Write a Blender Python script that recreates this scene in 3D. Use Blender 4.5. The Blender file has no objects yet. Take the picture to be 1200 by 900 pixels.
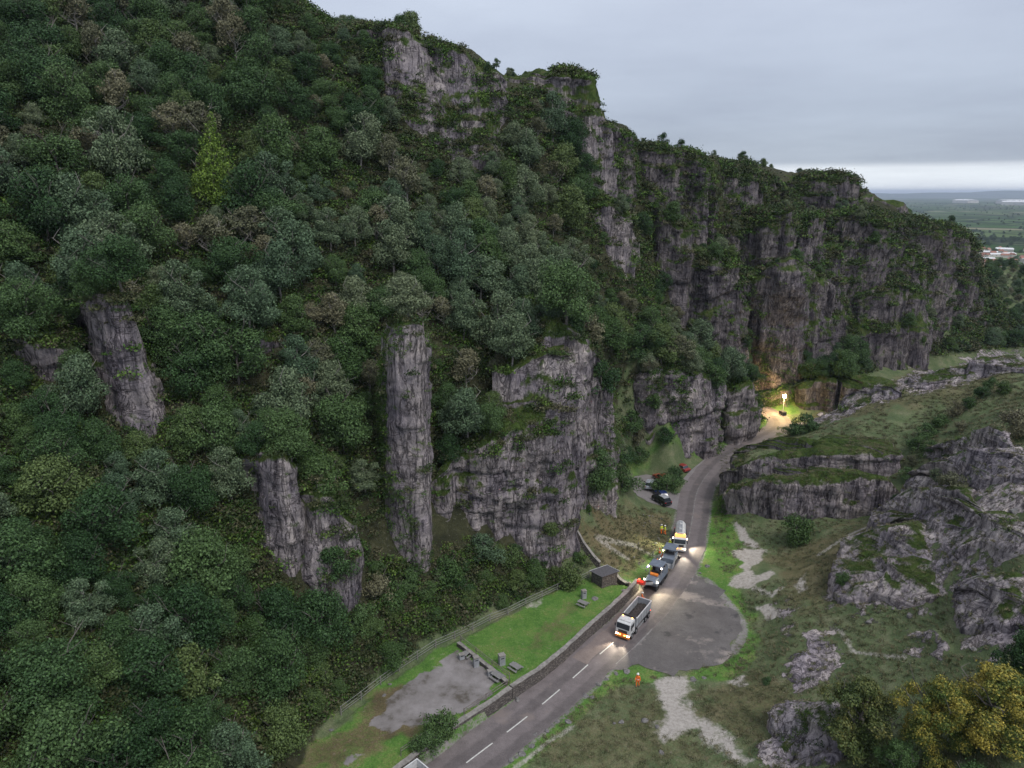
import bpy, bmesh, math, random
import numpy as np
from mathutils import Vector, Matrix
from mathutils.bvhtree import BVHTree
R = math.radians
random.seed(7); RNG = np.random.default_rng(7)
SC = bpy.context.scene; COL = SC.collection
# ------------------------------------------------------------------ camera
PITCH = math.atan(225/833.0); CAMZ = 60.0
cd = bpy.data.cameras.new('camera'); cam = bpy.data.objects.new('camera', cd); COL.objects.link(cam)
cam.location = (0, 0, CAMZ); cam.rotation_euler = (math.pi/2-PITCH, 0, 0)
cd.sensor_width = 36; cd.lens = 833/1200*36; cd.clip_start = 0.5; cd.clip_end = 90000
SC.camera = cam
# ------------------------------------------------------------------ sky + sun (overcast dusk)
SUN_EL, SUN_ROT = R(54), R(150)
w = bpy.data.worlds.new('World'); SC.world = w; w.use_nodes = True
nt = w.node_tree; nt.nodes.clear()
def N(nt, t, **k):
    n = nt.nodes.new(t)
    for a, b in k.items(): setattr(n, a, b)
    return n
def ramp(nt, stops, interp='LINEAR'):
    r = N(nt, 'ShaderNodeValToRGB'); e = r.color_ramp.elements; r.color_ramp.interpolation = interp
    while len(e) < len(stops): e.new(0.5)
    for i, (p, c) in enumerate(stops):
        e[i].position = p; e[i].color = (*c, 1) if len(c) == 3 else c
    return r
def math_(nt, op, a=None, b=None, c=None, clamp=False):
    m = N(nt, 'ShaderNodeMath', operation=op); m.use_clamp = clamp
    for i, s in enumerate((a, b, c)):
        if s is None: continue
        if isinstance(s, (int, float)): m.inputs[i].default_value = s
        else: nt.links.new(s, m.inputs[i])
    return m.outputs[0]
def mix(nt, f, a, b, blend='MIX'):
    m = N(nt, 'ShaderNodeMix', data_type='RGBA', blend_type=blend)
    for i, s in ((0, f), (6, a), (7, b)):
        if isinstance(s, (int, float)): m.inputs[i].default_value = s
        elif isinstance(s, tuple): m.inputs[i].default_value = (*s, 1)
        else: nt.links.new(s, m.inputs[i])
    return m.outputs[2]
sky = N(nt, 'ShaderNodeTexSky', sky_type='NISHITA'); sky.sun_disc = False
sky.sun_elevation = SUN_EL; sky.sun_rotation = SUN_ROT
tc = N(nt, 'ShaderNodeTexCoord'); sep = N(nt, 'ShaderNodeSeparateXYZ'); nt.links.new(tc.outputs['Generated'], sep.inputs[0])
zc = math_(nt, 'ADD', math_(nt, 'MAXIMUM', sep.outputs[2], 0.0), 0.09)
cx = math_(nt, 'DIVIDE', sep.outputs[0], zc); cy = math_(nt, 'DIVIDE', sep.outputs[1], zc)
cmb = N(nt, 'ShaderNodeCombineXYZ'); nt.links.new(cx, cmb.inputs[0]); nt.links.new(cy, cmb.inputs[1])
n1 = N(nt, 'ShaderNodeTexNoise'); n1.inputs['Scale'].default_value = 0.6; n1.inputs['Detail'].default_value = 6; n1.inputs['Roughness'].default_value = 0.55
nt.links.new(cmb.outputs[0], n1.inputs['Vector'])
# streaky layers low over the plain: noise squeezed vertically
mp = N(nt, 'ShaderNodeMapping'); mp.inputs['Scale'].default_value = (1.5, 1.5, 90); nt.links.new(tc.outputs['Generated'], mp.inputs[0])
n2 = N(nt, 'ShaderNodeTexNoise'); n2.inputs['Scale'].default_value = 1.0; n2.inputs['Detail'].default_value = 5; nt.links.new(mp.outputs[0], n2.inputs['Vector'])
el = math_(nt, 'ADD', sep.outputs[2], math_(nt, 'MULTIPLY', math_(nt, 'SUBTRACT', n2.outputs[0], 0.5), 0.014))
elr = ramp(nt, [(0.0, (.42, .46, .50)), (0.006, (.60, .64, .67)), (0.027, (.52, .56, .60)), (0.036, (.275, .315, .375)), (0.09, (.28, .32, .39)), (0.20, (.36, .405, .485)), (0.36, (.45, .495, .575)), (1.0, (.45, .49, .55))])
nt.links.new(el, elr.inputs[0])
cr = ramp(nt, [(0.30, (.88, .87, .89)), (0.70, (1.10, 1.09, 1.08))]); nt.links.new(n1.outputs[0], cr.inputs[0])
ccol = mix(nt, 1.0, elr.outputs[0], cr.outputs[0], 'MULTIPLY')
b1 = N(nt, 'ShaderNodeBackground'); b1.inputs[1].default_value = 0.08; nt.links.new(sky.outputs[0], b1.inputs[0])
b2 = N(nt, 'ShaderNodeBackground'); b2.inputs[1].default_value = 1.12; nt.links.new(ccol, b2.inputs[0])
mx = N(nt, 'ShaderNodeMixShader'); mx.inputs[0].default_value = 0.93
nt.links.new(b1.outputs[0], mx.inputs[1]); nt.links.new(b2.outputs[0], mx.inputs[2])
ow = N(nt, 'ShaderNodeOutputWorld'); nt.links.new(mx.outputs[0], ow.inputs[0])
sl = bpy.data.lights.new('sun', 'SUN'); sl.energy = 1.5; sl.angle = R(22); sl.color = (1, .96, .92)
so = bpy.data.objects.new('sun', sl); COL.objects.link(so); so.rotation_euler = (R(36), 0, R(40))
vs = SC.view_settings; vs.view_transform = 'Standard'; vs.look = 'None'; vs.exposure = 0.56; vs.gamma = 1.0; vs.use_curve_mapping = False
SC.cycles.max_bounces = 5; SC.cycles.diffuse_bounces = 2; SC.cycles.glossy_bounces = 2; SC.cycles.transmission_bounces = 2
SC.cycles.volume_bounces = 0; SC.cycles.use_denoising = True; SC.cycles.transparent_max_bounces = 4

# ------------------------------------------------------------------ photograph pixel -> ray, helpers
sP, cP = math.sin(PITCH), math.cos(PITCH)
def ray(u, v):
    a = (u-600)/833; b = (450-v)/833
    return a, cP+sP*b, -sP+cP*b
def W(u, v, y=None, z=None):
    a, ry, rz = ray(u, v)
    t = y/ry if y is not None else (z-CAMZ)/rz
    return (a*t, ry*t, CAMZ+rz*t)
def proj(P):
    P = np.asarray(P, float); x, y, z = P[..., 0], P[..., 1], P[..., 2]-CAMZ
    d = y*cP - z*sP; up = y*sP + z*cP
    return 600+833*x/d, 450-833*up/d, d
def inpoly(px, py, poly):
    px = np.asarray(px, float); py = np.asarray(py, float); r = np.zeros(px.shape, bool); n = len(poly); j = n-1
    for i in range(n):
        xi, yi = poly[i][:2]; xj, yj = poly[j][:2]
        if yi != yj:
            c = ((yi > py) != (yj > py)) & (px < (xj-xi)*(py-yi)/(yj-yi)+xi); r ^= c
        j = i
    return r
def seg_dist(px, py, pl, closed=False):
    best = np.full(np.shape(px), 1e9); n = len(pl)
    for i in range(n if closed else n-1):
        ax, ay = pl[i][:2]; bx, by = pl[(i+1) % n][:2]; dx, dy = bx-ax, by-ay; L = dx*dx+dy*dy+1e-9
        t = np.clip(((px-ax)*dx+(py-ay)*dy)/L, 0, 1)
        best = np.minimum(best, np.hypot(px-ax-t*dx, py-ay-t*dy))
    return best
def smooth(pl, k=6):
    out = []; n = len(pl); P = [np.array(p, float) for p in pl]
    for i in range(n-1):
        p0, p1, p2, p3 = P[max(i-1, 0)], P[i], P[i+1], P[min(i+2, n-1)]
        for j in range(k):
            t = j/k; out.append(tuple(0.5*((2*p1)+(-p0+p2)*t+(2*p0-5*p1+4*p2-p3)*t*t+(-p0+3*p1-3*p2+p3)*t**3)))
    out.append(tuple(P[-1])); return out
def hsh(i, j, k, s):
    h = (i.astype(np.int64)*374761393 + j.astype(np.int64)*668265263 + k.astype(np.int64)*2147483647 + s*1274126177) & 0xffffffff
    h = ((h ^ (h >> 13))*1274126177) & 0xffffffff; h = ((h ^ (h >> 16))*2246822519) & 0xffffffff
    return (h ^ (h >> 15))/4294967295.0
def vn(x, y, z, s=0):
    x, y, z = np.broadcast_arrays(np.asarray(x, float), np.asarray(y, float), np.asarray(z, float))
    xi, yi, zi = np.floor(x), np.floor(y), np.floor(z); fx, fy, fz = x-xi, y-yi, z-zi
    fx = fx*fx*(3-2*fx); fy = fy*fy*(3-2*fy); fz = fz*fz*(3-2*fz); r = 0
    for a in (0, 1):
        for b in (0, 1):
            for c in (0, 1):
                r = r + hsh(xi+a, yi+b, zi+c, s)*np.where(a, fx, 1-fx)*np.where(b, fy, 1-fy)*np.where(c, fz, 1-fz)
    return r*2-1
def fbm(x, y, z, o=4, s=0):
    r = 0; a = 1; f = 1
    for i in range(o):
        r = r + a*vn(x*f, y*f, z*f, s+i); a *= .5; f *= 2.03
    return r
def tag(o, label=None, cat=None, group=None, kind=None):
    for k, v in (('label', label), ('category', cat), ('group', group), ('kind', kind)):
        if v: o[k] = v
    return o
def link(name, me, mats=None, parent=None, loc=None):
    o = bpy.data.objects.new(name, me); COL.objects.link(o)
    for m in (mats if isinstance(mats, (list, tuple)) else [mats] if mats else []): me.materials.append(m)
    if parent: o.parent = parent
    if loc is not None: o.location = loc
    return o
def np_mesh(name, V, F, smooth_=False):
    V = np.ascontiguousarray(V, np.float32); F = np.ascontiguousarray(F, np.int32); k = F.shape[1]
    me = bpy.data.meshes.new(name); me.vertices.add(len(V)); me.vertices.foreach_set('co', V.ravel())
    me.loops.add(F.size); me.loops.foreach_set('vertex_index', F.ravel())
    me.polygons.add(len(F)); me.polygons.foreach_set('loop_start', np.arange(len(F), dtype=np.int32)*k)
    me.polygons.foreach_set('loop_total', np.full(len(F), k, np.int32))
    if smooth_: me.polygons.foreach_set('use_smooth', np.ones(len(F), bool))
    me.update(); me.validate(); return me
def empty(name, loc, rz=0):
    o = bpy.data.objects.new(name, None); COL.objects.link(o); o.location = loc; o.rotation_euler = (0, 0, rz); return o

# ------------------------------------------------------------------ materials
MATS = {}
def mat(name, rgb, rough=.9, metal=0, emis=None, es=0, vary=0.0, vscale=3.0, bump=0.0, spec=.3, rgb2=None):
    if name in MATS: return MATS[name]
    m = bpy.data.materials.new(name); m.use_nodes = True; nt = m.node_tree; b = nt.nodes['Principled BSDF']
    b.inputs['Roughness'].default_value = rough; b.inputs['Metallic'].default_value = metal; b.inputs['Specular IOR Level'].default_value = spec
    b.inputs['Base Color'].default_value = (*rgb, 1)
    if vary or bump:
        t = N(nt, 'ShaderNodeTexCoord'); n = N(nt, 'ShaderNodeTexNoise'); n.inputs['Scale'].default_value = vscale; n.inputs['Detail'].default_value = 7; n.inputs['Roughness'].default_value = .65
        nt.links.new(t.outputs['Object'], n.inputs['Vector'])
        if vary:
            c2 = rgb2 or tuple(c*(1-vary) for c in rgb)
            r = ramp(nt, [(.35, c2), (.65, rgb)]); nt.links.new(n.outputs[0], r.inputs[0]); nt.links.new(r.outputs[0], b.inputs['Base Color'])
        if bump:
            bp = N(nt, 'ShaderNodeBump'); bp.inputs['Strength'].default_value = bump; bp.inputs['Distance'].default_value = .1
            nt.links.new(n.outputs[0], bp.inputs['Height']); nt.links.new(bp.outputs[0], b.inputs['Normal'])
    if emis: b.inputs['Emission Color'].default_value = (*emis, 1); b.inputs['Emission Strength'].default_value = es
    MATS[name] = m; return m
def noise(nt, vec, scale, detail=5, rough=.6, dist=0):
    n = N(nt, 'ShaderNodeTexNoise'); n.inputs['Scale'].default_value = scale; n.inputs['Detail'].default_value = detail
    n.inputs['Roughness'].default_value = rough; n.inputs['Distortion'].default_value = dist; nt.links.new(vec, n.inputs['Vector']); return n.outputs[0]
def vscale_(nt, vec, s):
    m = N(nt, 'ShaderNodeMapping'); m.inputs['Scale'].default_value = s; nt.links.new(vec, m.inputs[0]); return m.outputs[0]
def rock_nodes(nt, pos, dark=1.0):
    """limestone: colour socket, height socket"""
    st = noise(nt, vscale_(nt, pos, (1, 1, .10)), .55, 6, .68, .6)      # vertical water streaks
    c1 = ramp(nt, [(.33, (.070, .066, .075)), (.42, (.22, .21, .22)), (.55, (.37, .35, .355)), (.70, (.52, .49, .47))]); nt.links.new(st, c1.inputs[0])
    bl = noise(nt, pos, .16, 5, .6); c2 = ramp(nt, [(.35, (.62, .60, .66)), (.6, (1.0, .97, .93)), (.75, (1.15, 1.1, 1.0))]); nt.links.new(bl, c2.inputs[0])
    col = mix(nt, 1, c1.outputs[0], c2.outputs[0], 'MULTIPLY')
    def ridge(vec, sc, w, dist=.4):
        q = math_(nt, 'ABSOLUTE', math_(nt, 'SUBTRACT', noise(nt, vec, sc, 5, .62, dist), .5)); r_ = ramp(nt, [(0, (0, 0, 0)), (w, (1, 1, 1))]); nt.links.new(q, r_.inputs[0]); return r_.outputs[0]
    vert = ridge(vscale_(nt, pos, (1, 1, .16)), .7, .03, .8); bed = ridge(vscale_(nt, pos, (.2, .2, 1)), .38, .016, .5)
    bedm = ramp(nt, [(.45, (.35, .35, .35)), (.6, (1, 1, 1))]); nt.links.new(noise(nt, pos, .12, 3), bedm.inputs[0])
    crk = math_(nt, 'MULTIPLY', vert, math_(nt, 'MAXIMUM', bed, bedm.outputs[0]))
    f = noise(nt, vscale_(nt, pos, (1, 1, .5)), 2.6, 7, .72)
    fr = ramp(nt, [(.3, (.55, .55, .58)), (.62, (1.15, 1.13, 1.1))]); nt.links.new(f, fr.inputs[0])
    col = mix(nt, 1, col, fr.outputs[0], 'MULTIPLY')
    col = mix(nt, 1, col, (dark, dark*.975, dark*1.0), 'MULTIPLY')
    ckr = ramp(nt, [(0, (.36, .35, .37)), (1, (1, 1, 1))]); nt.links.new(crk, ckr.inputs[0]); col = mix(nt, 1, col, ckr.outputs[0], 'MULTIPLY')
    h = math_(nt, 'ADD', math_(nt, 'MULTIPLY', crk, .7), math_(nt, 'ADD', math_(nt, 'MULTIPLY', f, 1.2), math_(nt, 'MULTIPLY', st, .8)))
    return col, h, bl, f
def make_rock_mat(dark=1.0, green=0.0):
    m = bpy.data.materials.new('limestone'); m.use_nodes = True; nt = m.node_tree; b = nt.nodes['Principled BSDF']
    g = N(nt, 'ShaderNodeNewGeometry'); pos = g.outputs['Position']
    col, h, bl, f = rock_nodes(nt, pos, dark)
    sep = N(nt, 'ShaderNodeSeparateXYZ'); nt.links.new(g.outputs['Normal'], sep.inputs[0])
    nb = noise(nt, pos, .09, 5, .62); nb2 = noise(nt, vscale_(nt, pos, (1, 1, .3)), .35, 6, .7)
    up = math_(nt, 'ADD', math_(nt, 'MULTIPLY', sep.outputs[2], 1.2), math_(nt, 'ADD', math_(nt, 'MULTIPLY', math_(nt, 'SUBTRACT', nb, .5), 2.0), math_(nt, 'MULTIPLY', math_(nt, 'SUBTRACT', nb2, .5), 2.1)))
    at = N(nt, 'ShaderNodeAttribute'); at.attribute_name = 'moss'
    up = math_(nt, 'ADD', up, at.outputs['Fac'])
    mr = ramp(nt, [(.50, (0, 0, 0)), (.78, (1, 1, 1))]); nt.links.new(up, mr.inputs[0])
    gr = ramp(nt, [(.35, (.028, .050, .012)), (.5, (.055, .088, .020)), (.62, (.085, .10, .036)), (.75, (.11, .10, .055))]); nt.links.new(noise(nt, pos, .5, 6, .7), gr.inputs[0])
    fin = mix(nt, mr.outputs[0], col, gr.outputs[0])
    nt.links.new(fin, b.inputs['Base Color']); b.inputs['Roughness'].default_value = .95; b.inputs['Specular IOR Level'].default_value = .15
    bp = N(nt, 'ShaderNodeBump'); bp.inputs['Strength'].default_value = .9; bp.inputs['Distance'].default_value = .45
    nt.links.new(h, bp.inputs['Height']); nt.links.new(bp.outputs[0], b.inputs['Normal']); return m
ROCK = make_rock_mat(); ROCK_SHADED = make_rock_mat(.60); ROCK_PALE = make_rock_mat(1.4)  # far cliffs: same limestone, their shade put into a darker colour
def make_ground_mat():
    m = bpy.data.materials.new('hillside_ground'); m.use_nodes = True; nt = m.node_tree; b = nt.nodes['Principled BSDF']
    g = N(nt, 'ShaderNodeNewGeometry'); pos = g.outputs['Position']
    rc, rh, bl, f = rock_nodes(nt, pos)
    a1 = N(nt, 'ShaderNodeAttribute'); a1.attribute_name = 'cover'; s1 = N(nt, 'ShaderNodeSeparateColor'); nt.links.new(a1.outputs['Color'], s1.inputs[0])
    a2 = N(nt, 'ShaderNodeAttribute'); a2.attribute_name = 'cover_b'; s2 = N(nt, 'ShaderNodeSeparateColor'); nt.links.new(a2.outputs['Color'], s2.inputs[0])
    nA = noise(nt, pos, .35, 7, .65); nB = noise(nt, pos, 2.2, 6, .7); nC = noise(nt, pos, 6.0, 4, .7)
    base = ramp(nt, [(.3, (.062, .092, .042)), (.5, (.098, .125, .060)), (.7, (.155, .160, .095))]); nt.links.new(nA, base.inputs[0])
    lush = ramp(nt, [(.34, (.050, .118, .024)), (.5, (.090, .178, .038)), (.62, (.15, .185, .058))]); nt.links.new(math_(nt, 'ADD', math_(nt, 'MULTIPLY', nA, .6), math_(nt, 'MULTIPLY', nB, .4)), lush.inputs[0])
    brn = ramp(nt, [(.3, (.075, .065, .035)), (.5, (.125, .10, .055)), (.7, (.165, .135, .078))]); nt.links.new(nA, brn.inputs[0])
    grv = ramp(nt, [(.3, (.25, .228, .205)), (.6, (.40, .37, .34))]); nt.links.new(nB, grv.inputs[0])
    def edge(s, k=.9, w=.18):
        v = math_(nt, 'ADD', s, math_(nt, 'MULTIPLY', math_(nt, 'SUBTRACT', nB, .5), k))
        r = ramp(nt, [(.5-w, (0, 0, 0)), (.5+w, (1, 1, 1))]); nt.links.new(v, r.inputs[0]); return r.outputs[0]
    col = mix(nt, edge(s1.outputs[2], .7, .3), base.outputs[0], lush.outputs[0])
    col = mix(nt, edge(s1.outputs[1], 1.2, .35), col, brn.outputs[0])
    lit = ramp(nt, [(.35, (.022, .024, .014)), (.55, (.040, .042, .022)), (.72, (.070, .068, .038))]); nt.links.new(nA, lit.inputs[0]); col = mix(nt, s2.outputs[1], col, lit.outputs[0])  # dark leaf litter, deepened to carry the shade between the trees
    fine = ramp(nt, [(.3, (.62, .62, .62)), (.66, (1.3, 1.3, 1.3))]); nt.links.new(nC, fine.inputs[0])
    col = mix(nt, 1, col, fine.outputs[0], 'MULTIPLY')
    rr = math_(nt, 'ADD', s2.outputs[0], math_(nt, 'MULTIPLY', math_(nt, 'SUBTRACT', noise(nt, vscale_(nt, pos, (1, 1, .6)), .55, 7, .75), .5), 2.4))
    r2 = ramp(nt, [(.44, (0, 0, 0)), (.54, (1, 1, 1))]); nt.links.new(rr, r2.inputs[0])
    rm = math_(nt, 'MULTIPLY', r2.outputs[0], math_(nt, 'GREATER_THAN', s2.outputs[0], .04))
    rcl = mix(nt, 1, rc, (1.45, 1.45, 1.43), 'MULTIPLY')
    col = mix(nt, rm, col, rcl)
    col = mix(nt, edge(s1.outputs[0], 1.5, .36), col, grv.outputs[0])
    gg = ramp(nt, [(.34, (.10, .088, .075)), (.45, (.19, .175, .17)), (.65, (.27, .25, .25))]); nt.links.new(nA, gg.inputs[0])
    col = mix(nt, edge(a1.outputs['Alpha'], 1.1, .12), col, gg.outputs[0])
    nt.links.new(col, b.inputs['Base Color']); b.inputs['Roughness'].default_value = .95; b.inputs['Specular IOR Level'].default_value = .12
    h = math_(nt, 'ADD', math_(nt, 'MULTIPLY', math_(nt, 'ADD', nB, math_(nt, 'MULTIPLY', nC, .5)), .35), math_(nt, 'MULTIPLY', math_(nt, 'MULTIPLY', rh, rm), 1.0))
    bp = N(nt, 'ShaderNodeBump'); bp.inputs['Strength'].default_value = .8; bp.inputs['Distance'].default_value = .4
    nt.links.new(h, bp.inputs['Height']); nt.links.new(bp.outputs[0], b.inputs['Normal']); return m
GROUND = make_ground_mat()
def tarmac(name, c1, c2, sc=.6, patch=None, crack=True):
    m = bpy.data.materials.new(name); m.use_nodes = True; nt = m.node_tree; b = nt.nodes['Principled BSDF']
    g = N(nt, 'ShaderNodeNewGeometry'); pos = g.outputs['Position']
    r = ramp(nt, [(.3, c1), (.7, c2)]); nt.links.new(noise(nt, pos, sc, 7, .68), r.inputs[0]); col = r.outputs[0]
    f = ramp(nt, [(.3, (.8, .8, .8)), (.7, (1.2, 1.2, 1.2))]); nt.links.new(noise(nt, pos, 9, 3, .7), f.inputs[0]); col = mix(nt, 1, col, f.outputs[0], 'MULTIPLY')
    u = N(nt, 'ShaderNodeAttribute'); u.attribute_name = 'across'
    if crack:   # wheel tracks, along the road
        tr = math_(nt, 'SINE', math_(nt, 'MULTIPLY', u.outputs['Fac'], 4*math.pi)); tr = math_(nt, 'MULTIPLY', math_(nt, 'ADD', tr, math_(nt, 'MULTIPLY', noise(nt, pos, .4, 4), 1.5)), 1)
        t2 = ramp(nt, [(.2, (.84, .83, .83)), (.9, (1.14, 1.12, 1.12))]); nt.links.new(tr, t2.inputs[0]); col = mix(nt, 1, col, t2.outputs[0], 'MULTIPLY')
    nt.links.new(col, b.inputs['Base Color']); b.inputs['Roughness'].default_value = .72; b.inputs['Specular IOR Level'].default_value = .3
    bp = N(nt, 'ShaderNodeBump'); bp.inputs['Strength'].default_value = .4; bp.inputs['Distance'].default_value = .04
    nt.links.new(noise(nt, pos, 12, 3, .7), bp.inputs['Height']); nt.links.new(bp.outputs[0], b.inputs['Normal']); return m
ROAD = tarmac('road_tarmac', (.105, .092, .092), (.165, .145, .145))
LAYBY = tarmac('lay_by_tarmac', (.080, .073, .072), (.140, .129, .126), .35, crack=False)
def stain(m, scale, lo, hi, colr, amt):
    nt = m.node_tree; b = nt.nodes['Principled BSDF']; old = b.inputs['Base Color'].links[0].from_socket; g = N(nt, 'ShaderNodeNewGeometry')
    r = ramp(nt, [(lo, (0, 0, 0)), (hi, (amt, amt, amt))]); nt.links.new(noise(nt, g.outputs['Position'], scale, 6, .6), r.inputs[0]); nt.links.new(mix(nt, r.outputs[0], old, colr), b.inputs['Base Color'])
stain(LAYBY, .13, .56, .62, (.27, .235, .215), .85); stain(LAYBY, .3, .60, .66, (.035, .034, .036), .7)
PARK = tarmac('car_park_tarmac', (.17, .155, .155), (.24, .22, .22), .5, crack=False)
stain(ROAD, .22, .58, .66, (.20, .165, .15), .6)
MILL = tarmac('milled_tarmac', (.055, .042, .040), (.105, .080, .074), 1.2, crack=False)
GRAVEL = tarmac('grey_gravel', (.12, .11, .115), (.23, .21, .21), .5, crack=False)

# ------------------------------------------------------------------ plan of the valley
road_px = [(430, 985), (487, 940), (548, 893), (610, 846), (655, 809), (697, 772), (737, 736), (775, 692), (801, 650), (811, 610), (816, 580), (826, 560), (843, 541), (866, 526), (888, 515), (905, 506), (914, 498), (909, 488), (895, 480), (876, 474), (850, 470)]
road = [W(u, v, z=0)[:2] for u, v in road_px]
road = smooth(road, 10)
def W0(pts, z=0.0): return [W(u, v, z=z)[:2] for u, v in pts]
apron = smooth(W0([(801, 664), (812, 673), (832, 682), (848, 700), (862, 717), (871, 735), (868, 750), (856, 765), (835, 777), (812, 786), (780, 786), (750, 783), (722, 786), (706, 791)]), 4)
apron += W0([(700, 778), (735, 745), (775, 700)])
def ragged(pl, amp, st=.6):
    out = []
    for i in range(len(pl)):
        p, q = np.array(pl[i]), np.array(pl[(i+1) % len(pl)]); L = np.linalg.norm(q-p); n_ = max(1, int(L/st)); nr = np.array([q[1]-p[1], p[0]-q[0]])/(L+1e-9)
        for j in range(n_):
            e = p+(q-p)*j/n_; out.append(tuple(e+nr*amp*float(fbm(e[0]*.9, e[1]*.9, 0, 3, 3))))
    return out
carpark = smooth(W0([(800, 600), (786, 595), (772, 592), (758, 587), (744, 578), (738, 566), (742, 560), (757, 556), (768, 560), (774, 572), (786, 577), (800, 578)]), 4)
carstrip = smooth(W0([(786, 552), (794, 547), (806, 541), (820, 534), (836, 532)]), 4) + W0([(830, 545), (812, 566), (802, 562)])
lawn = W0([(335, 905), (385, 855), (430, 822), (470, 790), (505, 765), (540, 748), (580, 727), (620, 706), (655, 690), (688, 680), (705, 684), (738, 686), (690, 733), (640, 780), (600, 808), (560, 838), (520, 868), (470, 905)], 1.2)
terrace = W0([(520, 770), (538, 758), (562, 778), (590, 800), (566, 818), (543, 836), (515, 848), (493, 852), (470, 858), (447, 862), (432, 847), (455, 822), (487, 796)], 1.2)

# control points of the land: (u, v, depth y) or (u, v, None, height z)
CP = []
def cy_(u, v, y): CP.append(W(u, v, y=y))
def cz_(u, v, z): CP.append(W(u, v, z=z))
for p in road[::8]: CP.append((p[0], p[1], 0.0))
for u, v in [(345, 890), (385, 853), (430, 820), (470, 788), (505, 765), (540, 745), (620, 706), (690, 678), (450, 860), (560, 800), (640, 745), (590, 845), (520, 900), (400, 900)]: cz_(u, v, .9)
for y, pts in {}.items(): pass
for u, v, y in [(0, 900, 49), (0, 700, 60), (0, 450, 77), (0, 300, 92), (0, 150, 112), (0, 0, 140), (100, 800, 54), (100, 600, 69), (100, 500, 80), (100, 340, 96),
    (200, 900, 55), (200, 800, 61), (200, 650, 73), (200, 500, 84), (200, 350, 98), (200, 200, 118), (200, 50, 145), (300, 880, 60), (300, 800, 65), (350, 730, 75.5), (400, 715, 79), (330, 640, 79), (330, 520, 87), (330, 0, 152),
    (430, 700, 82), (430, 600, 89), (420, 500, 96), (420, 400, 106), (420, 300, 118), (420, 200, 133), (420, 100, 147), (400, 45, 155), (320, 300, 112), (320, 150, 133),
    (480, 690, 86), (515, 690, 89.5), (560, 665, 95.5), (610, 662, 99), (520, 600, 97), (560, 500, 104), (550, 400, 114), (550, 300, 128), (550, 200, 146), (550, 120, 155), (590, 90, 160), (470, 40, 155), (520, 55, 157),
    (640, 655, 101), (640, 420, 116), (650, 350, 131), (650, 250, 150), (650, 150, 166), (650, 95, 174),
    (700, 600, 112), (700, 560, 121), (725, 520, 132), (720, 450, 142), (720, 380, 152), (720, 300, 164), (720, 220, 178), (725, 160, 190),
    (740, 550, 134), (770, 525, 144), (800, 520, 152), (890, 500, 170), (800, 434, 157), (800, 400, 178), (800, 320, 186), (800, 250, 192), (800, 190, 199), (850, 190, 206),
    (870, 440, 176), (900, 430, 207), (880, 400, 212), (930, 405, 224), (930, 330, 230), (930, 250, 242), (930, 208, 266), (985, 215, 280),
    (1000, 410, 240), (1060, 418, 268), (1060, 330, 280), (1060, 265, 294), (1050, 240, 312), (1150, 400, 305), (1140, 290, 325), (1190, 310, 420), (1200, 330, 400), (1195, 380, 350)]: cy_(u, v, y)
# plateau above the gorge and the slopes behind
for p in [(-150, 200, 103), (-80, 200, 104), (-35, 215, 99), (10, 220, 92), (30, 240, 80), (75, 300, 74), (130, 345, 68), (180, 390, 56), (230, 440, 22), (-150, 480, 118), (0, 480, 108), (80, 480, 82), (150, 480, 66),
          (280, 480, -2), (330, 420, 0), (330, 480, -8), (-160, 130, 88), (-160, 60, 70), (-120, 30, 50), (-80, 10, 28), (-60, 30, 20), (-160, 0, 60), (-30, 20, 3), (0, 0, 0), (20, 40, 1), (220, 330, 10), (240, 300, 0), (180, 270, -3), (150, 240, -1),
          (118, 205, 0), (100, 192, 0), (70, 192, .2), (80, 193, .3), (90, 190, .3), (76, 196, .6), (86, 194, .6), (100, 182, 1), (120, 178, 4), (150, 190, 10), (200, 200, 16), (330, 330, 0), (330, 250, 22)]: CP.append(p)
# right-hand side
for u, v, z in [(835, 615, .3), (870, 630, .6), (930, 650, 1.5), (1000, 645, 4), (1040, 610, 6.5), (850, 660, .4), (880, 690, 1.5), (900, 740, 2.2), (850, 780, .3), (850, 800, .5), (700, 900, 0), (780, 850, .1), (640, 860, 0), (870, 860, 1), (900, 888, 2),
    (980, 700, 5), (950, 780, 3.5), (1000, 850, 5), (1050, 770, 7), (1000, 610, 9), (1120, 860, 8)]: cz_(u, v, z)
for u, v, y in [(1075, 590, 107), (1090, 540, 116), (1100, 500, 126), (890, 528, 131), (940, 514, 138), (1000, 500, 135), (1000, 472, 152), (960, 492, 152), (1100, 450, 148), (1180, 425, 152), (1060, 440, 153),
    (1080, 600, 97), (1100, 560, 101), (1200, 560, 86), (1200, 480, 110), (1150, 470, 126), (1050, 640, 91), (1100, 660, 84), (1200, 650, 75), (1200, 760, 64), (1130, 720, 75), (1200, 830, 57), (1200, 900, 51)]: cy_(u, v, y)
for u, v, y in [(852, 541, 132), (868, 534, 138), (884, 528, 143), (900, 521, 148), (918, 513, 154), (935, 505, 160)]: cy_(u, v, y)
for p in [(160, 150, 34), (220, 150, 38), (160, 80, 40), (100, 70, 26), (90, 30, 22), (200, 40, 48), (330, 150, 44), (330, 40, 60), (60, 20, 8), (150, 170, 22), (118, 165, 12), (95, 170, 8), (84, 172, 3)]: CP.append(p)
CP = np.array(CP, float)
def _phi(r2): return np.sqrt(r2+16.0)
_A = _phi(((CP[:, None, :2]-CP[None, :, :2])**2).sum(-1)); _n = len(CP)
_M = np.zeros((_n+1, _n+1)); _M[:_n, :_n] = _A - np.eye(_n)*1.0; _M[:_n, _n] = 1; _M[_n, :_n] = 1
_w = np.linalg.solve(_M, np.append(CP[:, 2], 0))
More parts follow.
